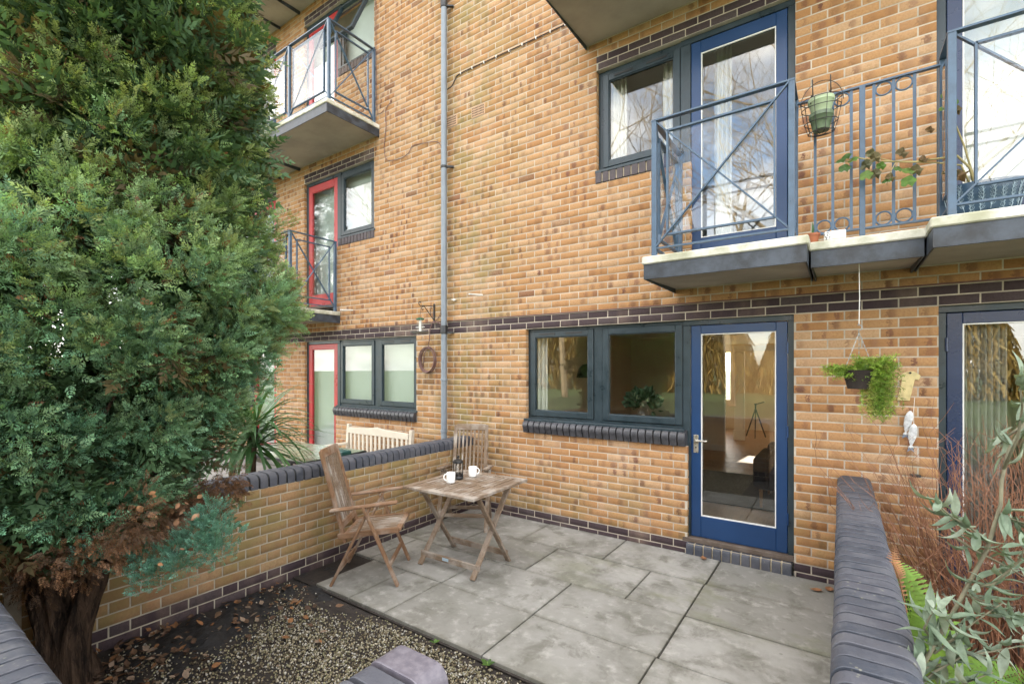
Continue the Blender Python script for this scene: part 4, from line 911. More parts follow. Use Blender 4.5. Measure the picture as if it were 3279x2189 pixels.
def fish(cx, zt_, L, tilt, y, lab):
    n = 14; m = MB(); prof = [(.004, 0), (.016, .07), (.024, .2), (.026, .38), (.022, .6), (.012, .8), (.006, .88), (.014, .95), (.018, 1.0)]; vs, fs = [], []
    for rr, t in prof:
        for k in range(n): a = 2 * PI * k / n; vs.append((cx - tilt * t * L + rr * math.cos(a), y + rr * .5 * math.sin(a), zt_ - t * L))
    for i in range(len(prof) - 1):
        for k in range(n): fs.append((i * n + k, i * n + (k + 1) % n, (i + 1) * n + (k + 1) % n, (i + 1) * n + k))
    b = m.add(vs, fs + [tuple(range(n)), tuple(range(len(vs) - n, len(vs)))]).build('fish', 'fish_white', fo, smooth='all')
    MB().prism([(-.012, 0), (.012, 0), (.02, -.035), (.0, -.02), (-.02, -.035)], 'y', -.004, .004, (cx - tilt * L, y, zt_ - L * .97)).build('tail', 'fish_blue', b)
fish(.428, 1.43, .18, .16, -.03, ''); fish(.447, 1.335, .18, .10, -.045, ''); MB().tube([(.455, -.01, 1.53), (.447, -.03, 1.43), (.447, -.04, 1.33)], .0015, 5).build('string', 'white_upvc', fo)
gf = empty('glass_feeder', (.455, -.03, .95), 0, 'clear glass tube feeder on the brick below the fish ornament', 'feeder')
MB().lathe([(.03, 0), (.03, .2), (.02, .22)], (.455, -.04, .955), 16, False).build('tube', 'glass_clear', gf, smooth='all'); MB().lathe([(.034, -.012), (.034, .003)], (.455, -.04, .955), 16).build('cap', 'black_plastic', gf)

# ------------------------------------------------------------------ things on the first floor balconies
wb = empty('wire_basket', (-.12, -.60, 3.4), 0, 'black wire basket with stacked green pots hooked over the ringed balcony rail', 'wire basket')
cx, cy, cz = -.115, -.655, 3.585
for z_, rr in ((.06, .122), (.0, .118), (-.10, .10), (-.17, .08)):
    t = np.linspace(0, 2 * PI, 29); MB().tube([(cx + rr * math.cos(q), cy + rr * .72 * math.sin(q), cz + z_) for q in t], .0028, 5, False).build('hoop', 'iron', wb)
for k in range(10):
    a = 2 * PI * k / 10; MB().tube([(cx + rr * math.cos(a), cy + rr * .72 * math.sin(a), cz + z_) for z_, rr in ((.06, .122), (.0, .118), (-.10, .10), (-.17, .08))] + [(cx, cy, cz - .19)], .0022, 5).build('rib', 'iron', wb)
for x in (-.175, -.065): MB().tube([(x, cy - .05, cz + .03), (x, cy + .02, cz + .12), (x, -.565, 3.735), (x + .004, -.545, 3.75), (x + .006, -.52, 3.735), (x + .004, -.57, 3.85)], .004, 6).build('hook', 'iron', wb, smooth='all')
t = np.linspace(0, PI, 17); MB().tube([(cx + .13 * math.cos(q), cy + .03, cz + .04 + .17 * math.sin(q)) for q in t], .0025, 5).build('hoop', 'iron', wb)
for zz, rr, mt, lab in ((-.155, .070, 'pot_green', 'dark green plant pot lying in the wire basket'), (-.05, .076, 'pot_light_green', 'pale green plant pot stacked in the wire basket')):
    o = MB().lathe([(rr * .72, 0), (rr * .98, .085), (rr * 1.06, .09), (rr * 1.06, .115), (rr * .97, .115), (rr * .9, .08), (rr * .7, .01)], (cx, cy, cz + zz), 28).build('plant_pot', mt, None, smooth=True); tag(o, lab, 'plant pot')
pb = empty('patterned_pot', (.74, -.55, 2.655), 0, 'large navy oval pot with pale leaf sprig pattern on the balcony', 'plant pot')
NP = 36
def oval(prof, nm, mat, par, sc=(1, .62)):
    m = MB().lathe(prof, (0, 0, 0), NP); m.v = [(.725 + x * sc[0], -.58 + y * sc[1], 2.655 + z) for x, y, z in m.v]; return m.build(nm, mat, par, smooth=True)
oval([(.135, 0), (.145, .01), (.185, .20), (.188, .23), (.178, .23), (.17, .19), (.0, .18)], 'pot', 'pot_blue', pb)
m = MB()
for k in range(22):          # raised sprigs following the pot's skin
    a0 = 2 * PI * k / 22
    def sk(a, z): rr = .146 + (.186 - .146) * z / .2 + .0012; return Vector((.725 + rr * math.cos(a), -.58 + .62 * rr * math.sin(a), 2.655 + z))
    zb = .015 + .02 * (k % 3); pts = [sk(a0 + .05 * math.sin(i * .8 + k), zb + i * .021) for i in range(8)]; m.tube(pts, .0014, 4)
    for i in range(1, 8):
        for s in (-1, 1): m.tube([pts[i], sk(a0 + s * .05, zb + i * .021 + .008), sk(a0 + s * .085, zb + i * .021 + .020), sk(a0 + s * .045, zb + i * .021 + .022), pts[i]], .0011, 4)
m.build('sprig_pattern', 'pot_pattern', pb)
tp_ = MB().lathe([(.027, 0), (.040, .05), (.044, .05), (.044, .066), (.038, .066), (.034, .05)], (-.165, -.585, 2.656), 20).build('terracotta_pot', 'terracotta', None, smooth=True); tag(tp_, 'small terracotta pot with a green shoot on the linking balcony', 'plant pot')
m_, f_ = leaf_tmpl(5, .5, .10)
for a, L in ((.5, .10), (2.2, .07), (4., .05)): MB().add([(-.165 + (v[0] * math.cos(a) - v[2] * .5) * L, -.585 + v[0] * math.sin(a) * L, 2.71 + v[1] * L) for v in m_], f_).build('leaf', 'leaf_sword', tp_)
wp = MB().box(-.10, .03, -.62, -.55, 2.655, 2.72).build('white_planter', 'white_upvc', None, bevel=.008); tag(wp, 'small white planter box with speckled end on the linking balcony', 'planter')
m = MB()
for k in range(40): x, z = random.uniform(-.097, -.06), random.uniform(2.66, 2.715); s = random.uniform(.0012, .003); m.box(x - s, x + s, -.6208, -.6200, z - s, z + s)
m.build('speckles', 'steel_dark', wp)
gn = empty('geranium', (.72, -.58, 2.85), 0, 'leggy geranium reaching sideways through the balcony bars', 'plant')
def stem(par, pts, r0, r1, mat, name='stem', n=6): 
    k = len(pts); return MB().tube(pts, [r0 + (r1 - r0) * i / (k - 1) for i in range(k)], n).build(name, mat, par, smooth='all')
stem(gn, [(.70, -.58, 2.83), (.66, -.60, 3.0), (.60, -.62, 3.08), (.40, -.60, 3.10), (.22, -.62, 3.14), (.10, -.63, 3.19), (.02, -.63, 3.18)], .008, .004, 'stem_geranium')
stem(gn, [(.68, -.58, 2.85), (.62, -.61, 3.02), (.50, -.60, 3.07), (.30, -.61, 3.12), (.20, -.62, 3.17)], .006, .003, 'stem_geranium'); stem(gn, [(.70, -.58, 2.85), (.64, -.57, 3.15), (.58, -.56, 3.38), (.565, -.56, 3.52)], .006, .003, 'stem_geranium')
stem(gn, [(.30, -.61, 3.12), (.27, -.63, 3.05), (.25, -.63, 2.97)], .003, .002, 'stem_geranium')
def geranium_leaf(p, r_, tilt, wilt):
    m = MB(); n = 22; vs = [(0, 0, 0)]
    for k in range(n): a = 2 * PI * k / n; rr = r_ * (1 + .10 * math.cos(5 * a)) * (.5 if abs(a - PI * 1.5) < .25 else 1); vs.append((rr * math.cos(a), rr * math.sin(a), (.12 if not wilt else .55) * rr * math.cos(a * 3 + 1)))
    E_ = Matrix.Rotation(tilt[0], 3, 'X') @ Matrix.Rotation(tilt[1], 3, 'Y'); m.add([tuple(Vector(p) + E_ @ Vector(v)) for v in vs], [(0, 1 + k, 1 + (k + 1) % n) for k in range(n)])
    m.build('leaf', 'leaf_wilted' if wilt else 'leaf_geranium', gn)
for p, r_, w in (((.03, -.64, 3.21), .034, 0), ((.07, -.645, 3.18), .036, 0), ((.02, -.65, 3.13), .036, 0), ((.0, -.64, 3.19), .03, 0), ((.17, -.63, 3.20), .032, 1), ((.19, -.65, 3.16), .036, 1), ((.14, -.66, 3.12), .034, 1), ((.14, -.66, 3.05), .038, 0), ((.19, -.65, 3.05), .034, 1), ((.22, -.64, 3.10), .028, 0), ((.25, -.66, 2.99), .030, 0), ((.27, -.65, 3.01), .03, 1), ((.33, -.64, 3.16), .034, 1), ((.31, -.64, 3.06), .026, 0), ((.36, -.65, 3.03), .036, 0), ((.40, -.64, 3.03), .036, 1), ((.36, -.66, 2.96), .040, 0), ((.44, -.62, 3.10), .026, 1), ((.56, -.57, 3.50), .034, 0), ((.58, -.58, 3.44), .038, 0), ((.55, -.57, 3.42), .034, 0), ((.60, -.58, 3.38), .03, 1), ((.56, -.60, 3.30), .032, 1), ((.47, -.62, 3.28), .022, 1), ((.57, -.64, 2.98), .045, 1), ((.60, -.65, 2.94), .05, 1)):
    geranium_leaf(p, r_, (random.uniform(.7, 1.9), random.uniform(-.5, .5)), w)

# ------------------------------------------------------------------ conifers
def spray_template():
    tv, tf = [], []
    def leaf(b, t, w):
        b, t = Vector(b), Vector(t); d = t - b; s = Vector((d.z, 0, -d.x)).normalized() * w; k = len(tv)
        mid = b + d * .45; tv.extend([tuple(b), tuple(mid + s + Vector((0, w * .5, 0))), tuple(t), tuple(mid - s + Vector((0, w * .5, 0)))]); tf.append((k, k + 1, k + 2, k + 3))
    for i in range(5):
        t = i / 5.; L = .42 * (1 - t * .72)
        for s in (-1, 1): leaf((0, .04 * math.sin(t * 5), t), (s * L * .8, .10 * (i % 2) - .05, t + L * .75), .055)
    leaf((0, 0, .75), (0, 0, 1.12), .06)
    return np.array(tv), np.array(tf)
SPV, SPF = spray_template()
TIPV = np.clip(.72 + .45 * SPV[:, 2], .6, 1.25)
def conifer_foliage(par, clumps, colfn, per, size, seed, name='foliage'):
    """clumps: list of (base, axis, length, width) flames of fan-shaped sprays"""
    r = np.random.default_rng(seed); T, D, S, Cc = [], [], [], []
    for b, ax, L, wd in clumps:
        b = np.array(b); ax = np.array(ax) / np.linalg.norm(ax); n = max(4, int(per * r.uniform(.75, 1.25))); t = r.random(n) ** .75
        rad = r.normal(size=(n, 3)); rad -= (rad @ ax)[:, None] * ax; rad /= np.linalg.norm(rad, axis=1, keepdims=True)
        R = wd * np.sqrt(r.random(n)) * (1 - t) ** .6 + .008
        T.append(b + ax * (t * L)[:, None] + rad * R[:, None] - np.array([0, 0, 1]) * (R * .25)[:, None])
        D.append(ax * (.55 + .5 * t)[:, None] + rad * (.95 * (1 - t * .6))[:, None] + r.normal(0, .22, (n, 3)) - np.array([0, 0, .18])); S.append(size * r.uniform(.6, 1.25, n)); Cc.append(colfn(r, b, t, n))
    T, D, S, Cc = np.concatenate(T), np.concatenate(D), np.concatenate(S), np.concatenate(Cc)
    o = scatter(name, SPV, SPF, frames(D, r.uniform(0, 6.28, len(T))) * S[:, None, None], T, 'foliage', par, Cc, TIPV); o['kind'] = 'stuff'; return o
TX, TY = -3.45, -3.85
VR = np.array([.8219, .5696])                # camera right, in plan
CZ = [.55, .8, 1.0, 1.3, 1.6, 1.9, 2.15, 2.4, 2.6, 2.9, 3.35, 3.7, 4.2, 4.8, 5.6]
CR = [.38, .56, .64, .77, .89, 1.06, 1.14, .96, .74, .61, .64, .65, .56, .40, .12]
CS = [-.20, -.16, -.14, -.10, -.08, -.02, .0, .04, .12, .26, .29, .22, .17, .12, .1]
def crown_at(z): return np.interp(z, CZ, CR), np.interp(z, CZ, CS)
CF = empty('conifer_tree', (TX, TY, -.05), 0, 'big bushy blue-green conifer with a twisted dark trunk, brown underneath', 'tree')
r = np.random.default_rng(4); clumps = []; inner = []
tocam = np.array([CAM[0] - TX, CAM[1] - TY]); tocam /= np.linalg.norm(tocam)
lobes = []
for k in range(9000):
    z = r.uniform(.92, 4.6); R, sft = crown_at(z); a = r.uniform(0, 6.28); dv = np.array([math.cos(a), math.sin(a)])
    if dv @ tocam < (-.5 if z > 3 else -.6): continue
    lr = r.uniform(.17, .29) * (1 if z < 3.5 else .85); c = np.array([TX, TY]) + VR * sft; q = max(.12, R - lr * .75) * r.uniform(.88, 1.04); p = np.array([*(c + dv * q), z])
    if all(np.linalg.norm((p - l[0]) * np.array([1, 1, .8])) > (lr + l[1]) * .47 for l in lobes): lobes.append((p, lr, dv, r.uniform(.72, 1.3)))
for p, lr, dv, sh in lobes:
    for k in range(int(520 * lr * lr) + 6):
        v = r.normal(size=3); v /= np.linalg.norm(v)
        if v[2] < -.45 or v[:2] @ dv < -.45: continue
        L = lr * r.uniform(.55, .95); b = p + v * lr * r.uniform(.30, .55)
        clumps.append((tuple(b), (v[0] * .8 + dv[0] * .25, v[1] * .8 + dv[1] * .25, v[2] * .55 + .62), L, r.uniform(.055, .095)))
_cl = {}
def tone(r, b, t, n):
    z = b[2]; k = np.clip((z - 1.2) / 1.9 + r.normal(0, .22), 0, 1)
    blue, olive = np.array([.15, .33, .215]), np.array([.225, .33, .11]); base = blue * (1 - k) + olive * k; base = base * r.uniform(.6, 1.5)
    c = np.repeat(base[None], n, 0) * r.uniform(.7, 1.25, (n, 1)); tip = np.clip((t - .45) / .55, 0, 1)[:, None] * r.uniform(.1, .7)
    c = c * (1 - tip) + (np.array([.50, .54, .22]) * (.5 + .5 * k) + blue * .6 * (1 - k)) * tip
    br = r.random(n) < .035; c[br] = np.array([.24, .11, .05]) * r.uniform(.6, 1.2); return c
print('lobes', len(lobes), 'clumps', len(clumps)); conifer_foliage(CF, clumps, tone, 25, .054, 31, 'crown')
# inner twigs and dead brown foliage
ic = []
for k in range(1150):
    z = r.uniform(.95, 4.7); R, s = crown_at(z); a = r.uniform(0, 6.28); q = R * (r.uniform(.15, .62) if k % 3 else r.uniform(.0, .4)); c = np.array([TX, TY]) + VR * s
    ic.append(((c[0] + q * math.cos(a), c[1] + q * math.sin(a), z - .1), (math.cos(a) * .9, math.sin(a) * .9, r.uniform(-.2, .7)), r.uniform(.2, .4), .13))
conifer_foliage(CF, ic, lambda r, b, t, n: np.array([.10, .075, .035]) * r.uniform(.5, 1.2, (n, 1)) if r.random() < .15 else np.array([.075, .145, .07]) * r.uniform(.6, 1.2, (n, 1)), 14, .175, 32, 'inner_foliage')
dc = []
for k in range(330):
    lat = r.uniform(-.75, .62); dep = r.uniform(-.48, .45); top = .86 + .28 * np.clip((lat + .3) / 1.0, 0, 1); z = r.uniform(.72, top)
    if lat > .05: z = max(z, .72 + (lat - .05) * .62)
    x, y = TX + VR[0] * lat - (-.5696) * dep * -1, TY + VR[1] * lat - .8219 * -dep
    dc.append(((x, y, z), (VR[0] * lat + r.normal(0, .4), VR[1] * lat + r.normal(0, .4), r.uniform(-.6, .25)), r.uniform(.10, .24), r.uniform(.06, .11)))
dcol = lambda r, b, t, n: np.array([(.20, .10, .055), (.26, .135, .07), (.14, .08, .05)])[r.integers(0, 3)] * r.uniform(.55, 1.3, (n, 1))
conifer_foliage(CF, dc, dcol, 24, .042, 33, 'dead_foliage')
lc = []
for px_, py_, dp_ in ((440, 1800, 2.42), (480, 1770, 2.42), (520, 1800, 2.40), (560, 1770, 2.40), (600, 1750, 2.40), (540, 1835, 2.38), (490, 1840, 2.38), (640, 1720, 2.40), (660, 1760, 2.38), (690, 1700, 2.40), (690, 1640, 2.42), (720, 1740, 2.40), (735, 1700, 2.40), (600, 1805, 2.38), (650, 1680, 2.42), (280, 1790, 2.35), (350, 1770, 2.38), (700, 1780, 2.38)):
    p = from_px(px_, py_ + 25, dp_); lc.append((tuple(p), (random.uniform(-.2, .4), random.uniform(-.5, .0), .8), .12, .085))
conifer_foliage(CF, lc, lambda r, b, t, n: np.array([.135, .30, .225]) * r.uniform(.7, 1.35, (n, 1)), 70, .046, 34, 'low_branch_foliage')
# trunk with ridged bark
def bark_trunk(par, pts, rad, name, seed, n=48, amp=.26):
    P = [Vector(p) for p in pts]; vs, fs = [], []; m = len(P) * 5; r_ = np.random.default_rng(seed); ph = r_.uniform(0, 6.28, 8)
    for i in range(m + 1):
        t = i / m * (len(P) - 1); k = min(int(t), len(P) - 2); f = t - k; c = P[k].lerp(P[k + 1], f); R = rad[k] + (rad[k + 1] - rad[k]) * f
        for j in range(n):
            a = 2 * PI * j / n; q = R * (1 + amp * (math.sin(5 * a + ph[0] + t * .9) * .6 + math.sin(9 * a + ph[1] - t * 1.4) * .45 + math.sin(15 * a + ph[2] + t * 2) * .35 + math.sin(21 * a + ph[3] - t * 2.6) * .3) + r_.normal(0, .035)); vs.append((c.x + q * math.cos(a), c.y + q * math.sin(a), c.z))
    for i in range(m):
        for j in range(n): fs.append((i * n + j, i * n + (j + 1) % n, (i + 1) * n + (j + 1) % n, (i + 1) * n + j))
    return MB().add(vs, fs).build(name, 'bark', par, smooth='all')
bark_trunk(CF, [(TX - .07, TY - .05, -.06), (TX - .09, TY - .06, .2), (TX - .16, TY - .10, .5), (TX - .19, TY - .11, .8), (TX - .05, TY, 1.6), (TX + .1, TY + .06, 3.0), (TX + .2, TY + .1, 5.2)], [.115, .09, .085, .10, .08, .06, .015], 'trunk', 3)
bark_trunk(CF, [(TX - .06, TY - .04, .0), (TX - .03, TY - .02, .3), (TX + .05, TY + .03, .62), (TX + .24, TY + .14, .95), (TX + .5, TY + .3, 1.6)], [.075, .062, .055, .045, .025], 'limb', 5, 18)
for k in range(26):
    z = r.uniform(.55, 4.5); R, s = crown_at(z); a = r.uniform(0, 6.28); c = np.array([TX, TY]) + VR * s * .5
    stem(CF, [(c[0], c[1], z), (c[0] + .4 * R * math.cos(a), c[1] + .4 * R * math.sin(a), z + .1), (c[0] + .8 * R * math.cos(a), c[1] + .8 * R * math.sin(a), z + .32)], .018, .005, 'bark', 'branch')
stem(CF, [(TX, TY, .62), tuple(from_px(430, 1730, 2.5)), tuple(from_px(560, 1770, 2.42)), tuple(from_px(680, 1745, 2.40))], .016, .005, 'bark', 'branch')
# dead leaves caught in the lower branches
m_, f_ = leaf_tmpl(5, .6); n = 90; rr_ = np.random.default_rng(8); T = []
for k in range(n): T.append(tuple(from_px(rr_.uniform(130, 640), rr_.uniform(1560, 1830), rr_.uniform(2.25, 2.6))))
o = scatter('caught_leaves', m_, f_, frames(rr_.normal(size=(n, 3)), rr_.uniform(0, 6.28, n)) * rr_.uniform(.025, .05, n)[:, None, None], np.array(T), 'stones', CF, np.array([(.30, .15, .07), (.38, .22, .13), (.22, .11, .06)])[rr_.integers(0, 3, n)]); o['kind'] = 'stuff'
def far_conifer(x, y, h, R, label, seed):
    t_ = empty('conifer_tree', (x, y, -.1), 0, label, 'tree'); bark_trunk(t_, [(x, y, -.1), (x, y, h * .5), (x, y, h * .95)], [.16, .10, .02], 'trunk', seed, 12); q = np.random.default_rng(seed); cc = []
    for k in range(260):
        z = q.uniform(3.5, h * .97); Rz = R * (1 - (z / h) ** 2.2) ** .6 + .08; a = q.uniform(0, 6.28); cc.append(((x + Rz * .75 * math.cos(a), y + Rz * .75 * math.sin(a), z), (math.cos(a) * .7, math.sin(a) * .7, .9), q.uniform(.4, .7), .2))
    conifer_foliage(t_, cc, lambda r, b, t, n: np.array([.045, .085, .035]) * r.uniform(.5, 1.3, (n, 1)), 14, .22, seed, 'crown')
p = from_px(-150, 500, 8.5); far_conifer(p.x, p.y, 8.6, 1.0, 'dark slim conifer glimpsed behind the big bushy one', 51)

# ------------------------------------------------------------------ cordyline behind the dividing wall
CD = empty('cordyline', (-5.0, -2.18, -.02), 0, 'sword-leaved cordyline arching over the dividing wall coping', 'plant')
bark_trunk(CD, [(-5.0, -2.18, -.02), (-5.0, -2.18, .5), (-4.98, -2.16, 1.15)], [.06, .05, .045], 'trunk', 13, 12, .08)
def sword(par, base, az, el, L, w, droop, mat='leaf_sword', name='leaf', n=9):
    m = MB(); p = Vector(base); d = Vector((math.cos(az) * math.cos(el), math.sin(az) * math.cos(el), math.sin(el))); sd_ = Vector((-math.sin(az), math.cos(az), 0)); vs = []
    for i in range(n + 1):
        t = i / n; ww = w * min(1, .45 + t * 2.2) * (1 - t ** 3) ** .9; up = sd_.cross(d); vs += [tuple(p - sd_ * ww + up * ww * -.3), tuple(p), tuple(p + sd_ * ww + up * ww * -.3)]
        p = p + d * (L / n); d = (d + Vector((0, 0, -droop / n * (.4 + 1.8 * t)))).normalized()
    fs = []
    for i in range(n):
        for k in (0, 1): fs.append((3 * i + k, 3 * i + k + 1, 3 * i + 4 + k, 3 * i + 3 + k))
    return m.add(vs, fs).build(name, mat, par, smooth='all')
rr_ = random.Random(5)
for k in range(115):
    az = rr_.uniform(-2.6, 1.9); el = rr_.uniform(-.5, 1.15); sword(CD, (-4.98 + rr_.uniform(-.03, .03), -2.16 + rr_.uniform(-.03, .03), 1.12 + rr_.uniform(-.22, .12)), az, el, rr_.uniform(.58, .88), rr_.uniform(.017, .027), rr_.uniform(.4, 1.9))

# ------------------------------------------------------------------ plants right of the coping wall
TW = empty('bare_shrub', (.78, -.75, -.03), 0, 'leafless shrub of dense reddish brown twigs in front of the navy door', 'shrub')
rr_ = random.Random(12); MBs = [MB() for _ in range(40)]
for k in range(310):
    m = MBs[k % 40]; bxx, byy = rr_.uniform(.50, 1.25), rr_.uniform(-1.0, -.45); L = rr_.uniform(.55, 1.45); lx, ly = rr_.gauss((bxx - .95) * .35 - .03, .17), rr_.gauss(-.05, .15); p = Vector((bxx, byy, -.03)); d = Vector((lx, ly, 1)).normalized(); pts = [p]; n_ = 9
    for i in range(n_):
        d = (d + Vector((rr_.gauss(0, .07) + lx * .04, rr_.gauss(0, .07), 0))).normalized(); p = p + d * L / n_; pts.append(p)
        if i > 2 and rr_.random() < .62:
            dd = (d + Vector((rr_.gauss(0, .55), rr_.gauss(0, .45), rr_.gauss(.0, .25)))).normalized(); q = [p]; l2 = rr_.uniform(.10, .34)
            for j in range(4): dd = (dd + Vector((rr_.gauss(0, .18), rr_.gauss(0, .18), rr_.gauss(.05, .1)))).normalized(); q.append(q[-1] + dd * l2 / 4)
            m.tube(q, [.0017, .0015, .0013, .0011, .0008], 3, False)
            if rr_.random() < .6: e = (dd + Vector((rr_.gauss(0, .6), rr_.gauss(0, .5), rr_.gauss(.1, .3)))).normalized(); m.tube([q[2], q[2] + e * .06, q[2] + e * .12 + Vector((0, 0, .02))], [.0011, .001, .0006], 3, False)
    m.tube(pts, [.0038 - .0026 * i / n_ for i in range(n_ + 1)], 4, False)
for m in MBs: m.build('stem', 'stem_brown', TW)
OL = empty('olive_tree', (.55, -2.62, -.03), 0, 'young olive tree with grey-green lance leaves beside the coping wall', 'tree')
OD = 1.45
def op(px_, py_, dz=0.): return tuple(from_px(px_, py_, OD + dz))
stem(OL, [op(2800, 2600), op(2860, 2300), op(2960, 2120), op(3070, 1930), op(3160, 1760), op(3205, 1615), op(3208, 1540), op(3230, 1440), op(3285, 1350), op(3330, 1250)], .0068, .0035, 'stem_olive', 'trunk', 10)
BRS = [([(3170, 1740), (3110, 1690), (3050, 1655), (2998, 1610)], 11), ([(3200, 1640), (3240, 1660), (3300, 1680)], 9), ([(3215, 1500), (3260, 1400), (3275, 1300), (3262, 1200)], 8), ([(2990, 2090), (3060, 2040), (3120, 1990), (3210, 1930)], 14), ([(3000, 2070), (2960, 2010), (2990, 1950), (3040, 1990)], 10), ([(2900, 2240), (2990, 2150), (3080, 2100), (3200, 2080), (3300, 2060)], 16), ([(2950, 2140), (3040, 2120), (3060, 2060)], 8), ([(3100, 1880), (3180, 1870), (3260, 1800), (3290, 1740)], 12), ([(3090, 1900), (3160, 1930), (3240, 1980), (3300, 1990)], 12), ([(2870, 2280), (2960, 2240), (3080, 2190), (3180, 2150)], 14), ([(3060, 1720), (3120, 1760), (3200, 1800), (3290, 1850)], 8), ([(3280, 1360), (3220, 1400), (3205, 1420)], 4), ([(2880, 2190), (2905, 2150), (2960, 2100)], 5)]
m_, f_ = leaf_tmpl(7, .28, .125); lv_meshes = []
for k in range(5):
    b = MB().add([(v[0], v[1], v[2] * (1 + .3 * k) + .15 * math.sin(v[1] * 3 + k)) for v in m_], f_).build('leaf', 'leaf_olive', None, smooth='all'); lv_meshes.append(b.data); bpy.data.objects.remove(b)
rr_ = random.Random(3); wl = wloc(OL)
for pts, cnt in BRS:
    dz = rr_.uniform(-.14, .14); Q = [Vector(op(x, y, dz * i / max(1, len(pts) - 1))) for i, (x, y) in enumerate(pts)]; stem(OL, [tuple(q) for q in Q], .0045, .0018, 'stem_olive', 'twig')
    cnt = int(cnt * 1.9)
    for k in range(cnt):
        t = (k + .6) / cnt * (len(Q) - 1); i = min(int(t), len(Q) - 2); p = Q[i].lerp(Q[i + 1], t - i); ax = (Q[i + 1] - Q[i]).normalized()
        d = (ax * rr_.uniform(.2, .9) + Vector((rr_.gauss(0, .55), rr_.gauss(0, .5), rr_.gauss(.1, .5)))).normalized(); o = bpy.data.objects.new('leaf', rr_.choice(lv_meshes)); link(o, OL)
        o.location = p - wl; o.rotation_euler = d.to_track_quat('Y', 'Z').to_euler(); s_ = rr_.uniform(.058, .10); o.scale = (s_ * 1.05, s_, s_)
FR = empty('fern', (.30, -1.95, -.03), 0, 'bright green fern fronds with a browned tip against the coping wall', 'fern')
def frond(pts, W_, brown=0.):
    P = [Vector(p) for p in pts]; C_ = []
    for i in range(len(P) - 1):
        for k in range(8): C_.append(P[i].lerp(P[i + 1], k / 8))
    C_.append(P[-1]); n_ = len(C_); m = MB(); m.tube(C_, [.0028 * (1 - .8 * i / n_) for i in range(n_)], 4, False)
    for i in range(4, n_ - 1):
        t = i / n_; d = (C_[min(i + 1, n_ - 1)] - C_[i - 1]).normalized(); v = (Vector(CAM) - C_[i]).normalized(); sd_ = d.cross(v).normalized(); L = W_ * math.sin(PI * min(1, .12 + t * .9)) ** .8
        for s in (-1, 1):
            a = C_[i]; e = (sd_ * s * .92 + d * .4 + Vector((0, 0, -.15))).normalized(); nn = e.cross(v).normalized(); hw = L * .13
            vs = [a]; K = 6
            for q in range(1, K): tt = q / K; w_ = hw * (1 - tt * .75) * (1.25 if q % 2 else .72); vs += [a + e * L * tt + nn * w_ + v * -.02 * tt * tt, a + e * L * tt - nn * w_ + v * -.02 * tt * tt]
            vs.append(a + e * L + v * -.02); b0 = 0; fs = [(0, 1, 2)] + [(2 * q - 1, 2 * q + 1, 2 * q + 2, 2 * q) for q in range(1, K - 1)] + [(2 * K - 3, 2 * K - 1, 2 * K - 2)]
            m.add(vs, fs)
    return m.build('frond', 'leaf_fern' if not brown else 'dead_leaf', FR)
mk_leaf('leaf_fern', .55, .3, ((.17, .30, .04), (.12, .24, .035), (.23, .34, .06)))
fp = lambda x, y, d_: tuple(from_px(x, y, d_))
frond([fp(2975, 2330, 2.1), fp(2960, 2150, 2.1), fp(2920, 1980, 2.1), fp(2885, 1860, 2.12), fp(2868, 1790, 2.15)], .13); frond([fp(2990, 2330, 2.0), fp(3000, 2150, 2.0), fp(2980, 2010, 2.05), fp(2935, 1920, 2.1)], .13); frond([fp(2960, 2330, 1.9), fp(2990, 2180, 1.9), fp(3030, 2080, 1.95), fp(3080, 2030, 2.)], .09)
frond([fp(2950, 2330, 1.9), fp(2930, 2200, 1.95), fp(2900, 2100, 2.0), fp(2885, 2020, 2.0)], .12); frond([fp(3000, 2330, 1.7), fp(3060, 2190, 1.75), fp(3120, 2140, 1.8), fp(3190, 2120, 1.9)], .09); frond([fp(2980, 2330, 1.8), fp(3010, 2200, 1.8), fp(3030, 2120, 1.8), fp(3025, 2030, 1.85)], .08)
frond([fp(3050, 2330, 1.6), fp(3120, 2230, 1.6), fp(3200, 2170, 1.65), fp(3290, 2150, 1.7)], .09); frond([fp(2905, 1960, 2.1), fp(2880, 1850, 2.12), fp(2860, 1800, 2.13), fp(2868, 1740, 2.14)], .035, 1)

# ------------------------------------------------------------------ park opposite (mirrored in the windows)
def bare_tree(x, y, h, seed, label):
    t_ = empty('bare_tree', (x, y, -.12), 0, label, 'tree', 'trees in the park opposite'); q = random.Random(seed); tr, brn = MB(), MB()
    def grow(p, d, L, r_, lev, m):
        pts = [p]; n_ = 4
        for i in range(n_): d = (d + Vector((q.gauss(0, .10), q.gauss(0, .10), q.gauss(.02, .06)))).normalized(); pts.append(pts[-1] + d * L / n_)
        m.tube(pts, [r_ * (1 - .45 * i / n_) for i in range(n_ + 1)], 6 if lev < 2 else (4 if lev < 4 else 3), False)
        if lev < 6:
            for k in range(3 if lev < 5 else 2):
                e = (d * q.uniform(.5, .9) + Vector((q.gauss(0, .6), q.gauss(0, .6), q.uniform(-.1, .5)))).normalized(); grow(pts[q.choice((2, 3, 4)) if k else 4], e, L * q.uniform(.66, .88), r_ * .52, lev + 1, brn)
    t_.scale = (1.25, 1.25, 1.55)
    grow(Vector((x, y, -.15)), Vector((0, 0, 1)), h * .30, h * .012, 0, tr); tr.build('trunk', 'tree_bark_far', t_); brn.build('branches', 'tree_bark_far', t_)
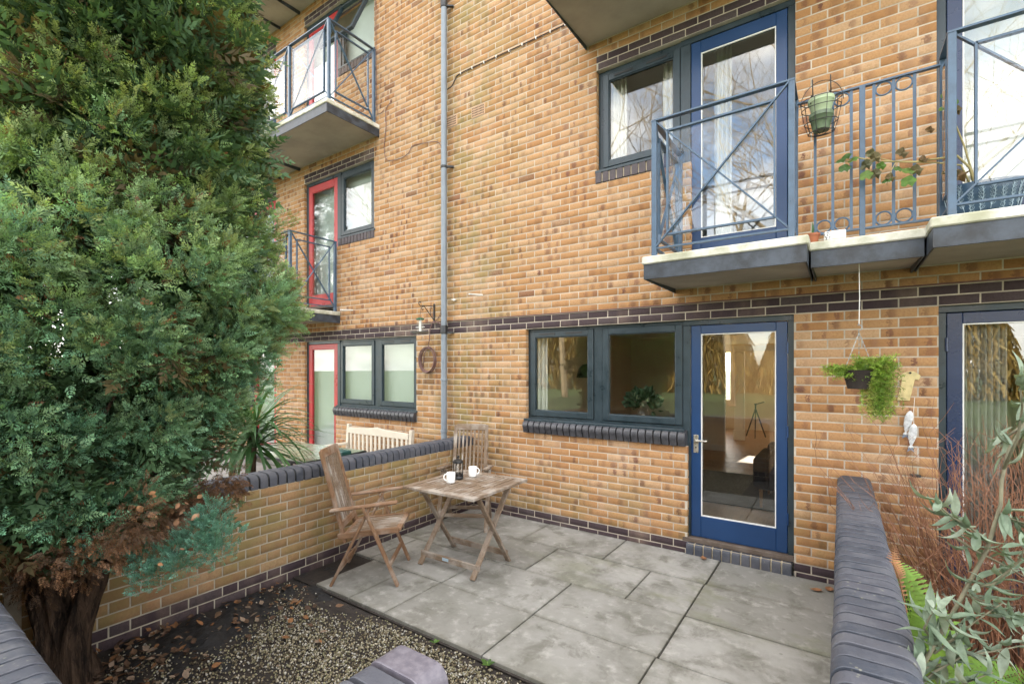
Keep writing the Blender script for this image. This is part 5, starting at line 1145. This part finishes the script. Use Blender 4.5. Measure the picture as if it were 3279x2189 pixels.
for k, (x, y, h, lab) in enumerate(((-9.5, -17, 13, 'bare park tree with a leaning crown mirrored in the balcony door'), (-4.5, -21, 15, 'tall bare park tree standing opposite the front door'), (1.5, -18, 14, 'wide bare park tree opposite the coping wall'), (-15, -23, 16, 'tallest bare park tree opposite the red doors'), (7, -22, 15, 'bare park tree farthest along the lawn from the conifer'), (-1.5, -27, 19, 'bare park tree deepest in the lawn'), (-23, -20, 15, 'bare park tree opposite the building end with a straight trunk'), (-31, -26, 17, 'bare park tree at the corner of the lawn'))): bare_tree(x, y, h, 70 + k, lab)

# golden willows along the far edge of the lawn, in the sun beyond the building's shadow
r = np.random.default_rng(77); wt = None
for k in range(8):
    x, y = -38 + k * 7.3 + r.uniform(-1, 1), -37 + r.uniform(-2, 2)
    if wt is None:
        w = empty('willow_tree', (x, y, -.12), 0, 'golden-leaved willow at the far edge of the park lawn', 'tree', 'willows edging the park lawn')
        n = 5200; T = []; D = []
        for i in range(n):
            a, q = r.uniform(0, 6.28), math.sqrt(r.random()) * 3.9; top = 9.2 * (1 - (q / 4.4) ** 2) + .3; z = max(.5, top - abs(r.normal(0, 1.6))); T.append((q * math.cos(a), q * math.sin(a), z)); D.append((r.normal(0, .3), r.normal(0, .3), -1))
        c = np.array([(.34, .22, .05), (.26, .17, .04), (.42, .30, .09), (.18, .14, .05)])[r.integers(0, 4, n)] * r.uniform(.7, 1.2, (n, 1))
        o = scatter('crown', np.array([(-.07, 0, 0), (.07, 0, 0), (.03, .05, .9), (-.03, .05, .9)]), np.array([(0, 1, 2, 3)]), frames(np.array(D), r.uniform(0, 6.28, n)), np.array(T), 'foliage', None, c); o.parent = w; o['kind'] = 'stuff'
        tr = MB().tube([(0, 0, -.05), (.1, 0, 2.5), (.0, .1, 5.5)], [.45, .36, .15], 10).build('trunk', 'tree_bark_far', w, local=True); wt = (w, o, tr)
    else:
        w = wt[0].copy(); link(w); w.location = (x, y, -.12); w.rotation_euler = (0, 0, r.uniform(0, 6.28)); w.scale = (1, 1, r.uniform(.85, 1.2))
        for ch in wt[1:]: c_ = ch.copy(); link(c_, w)
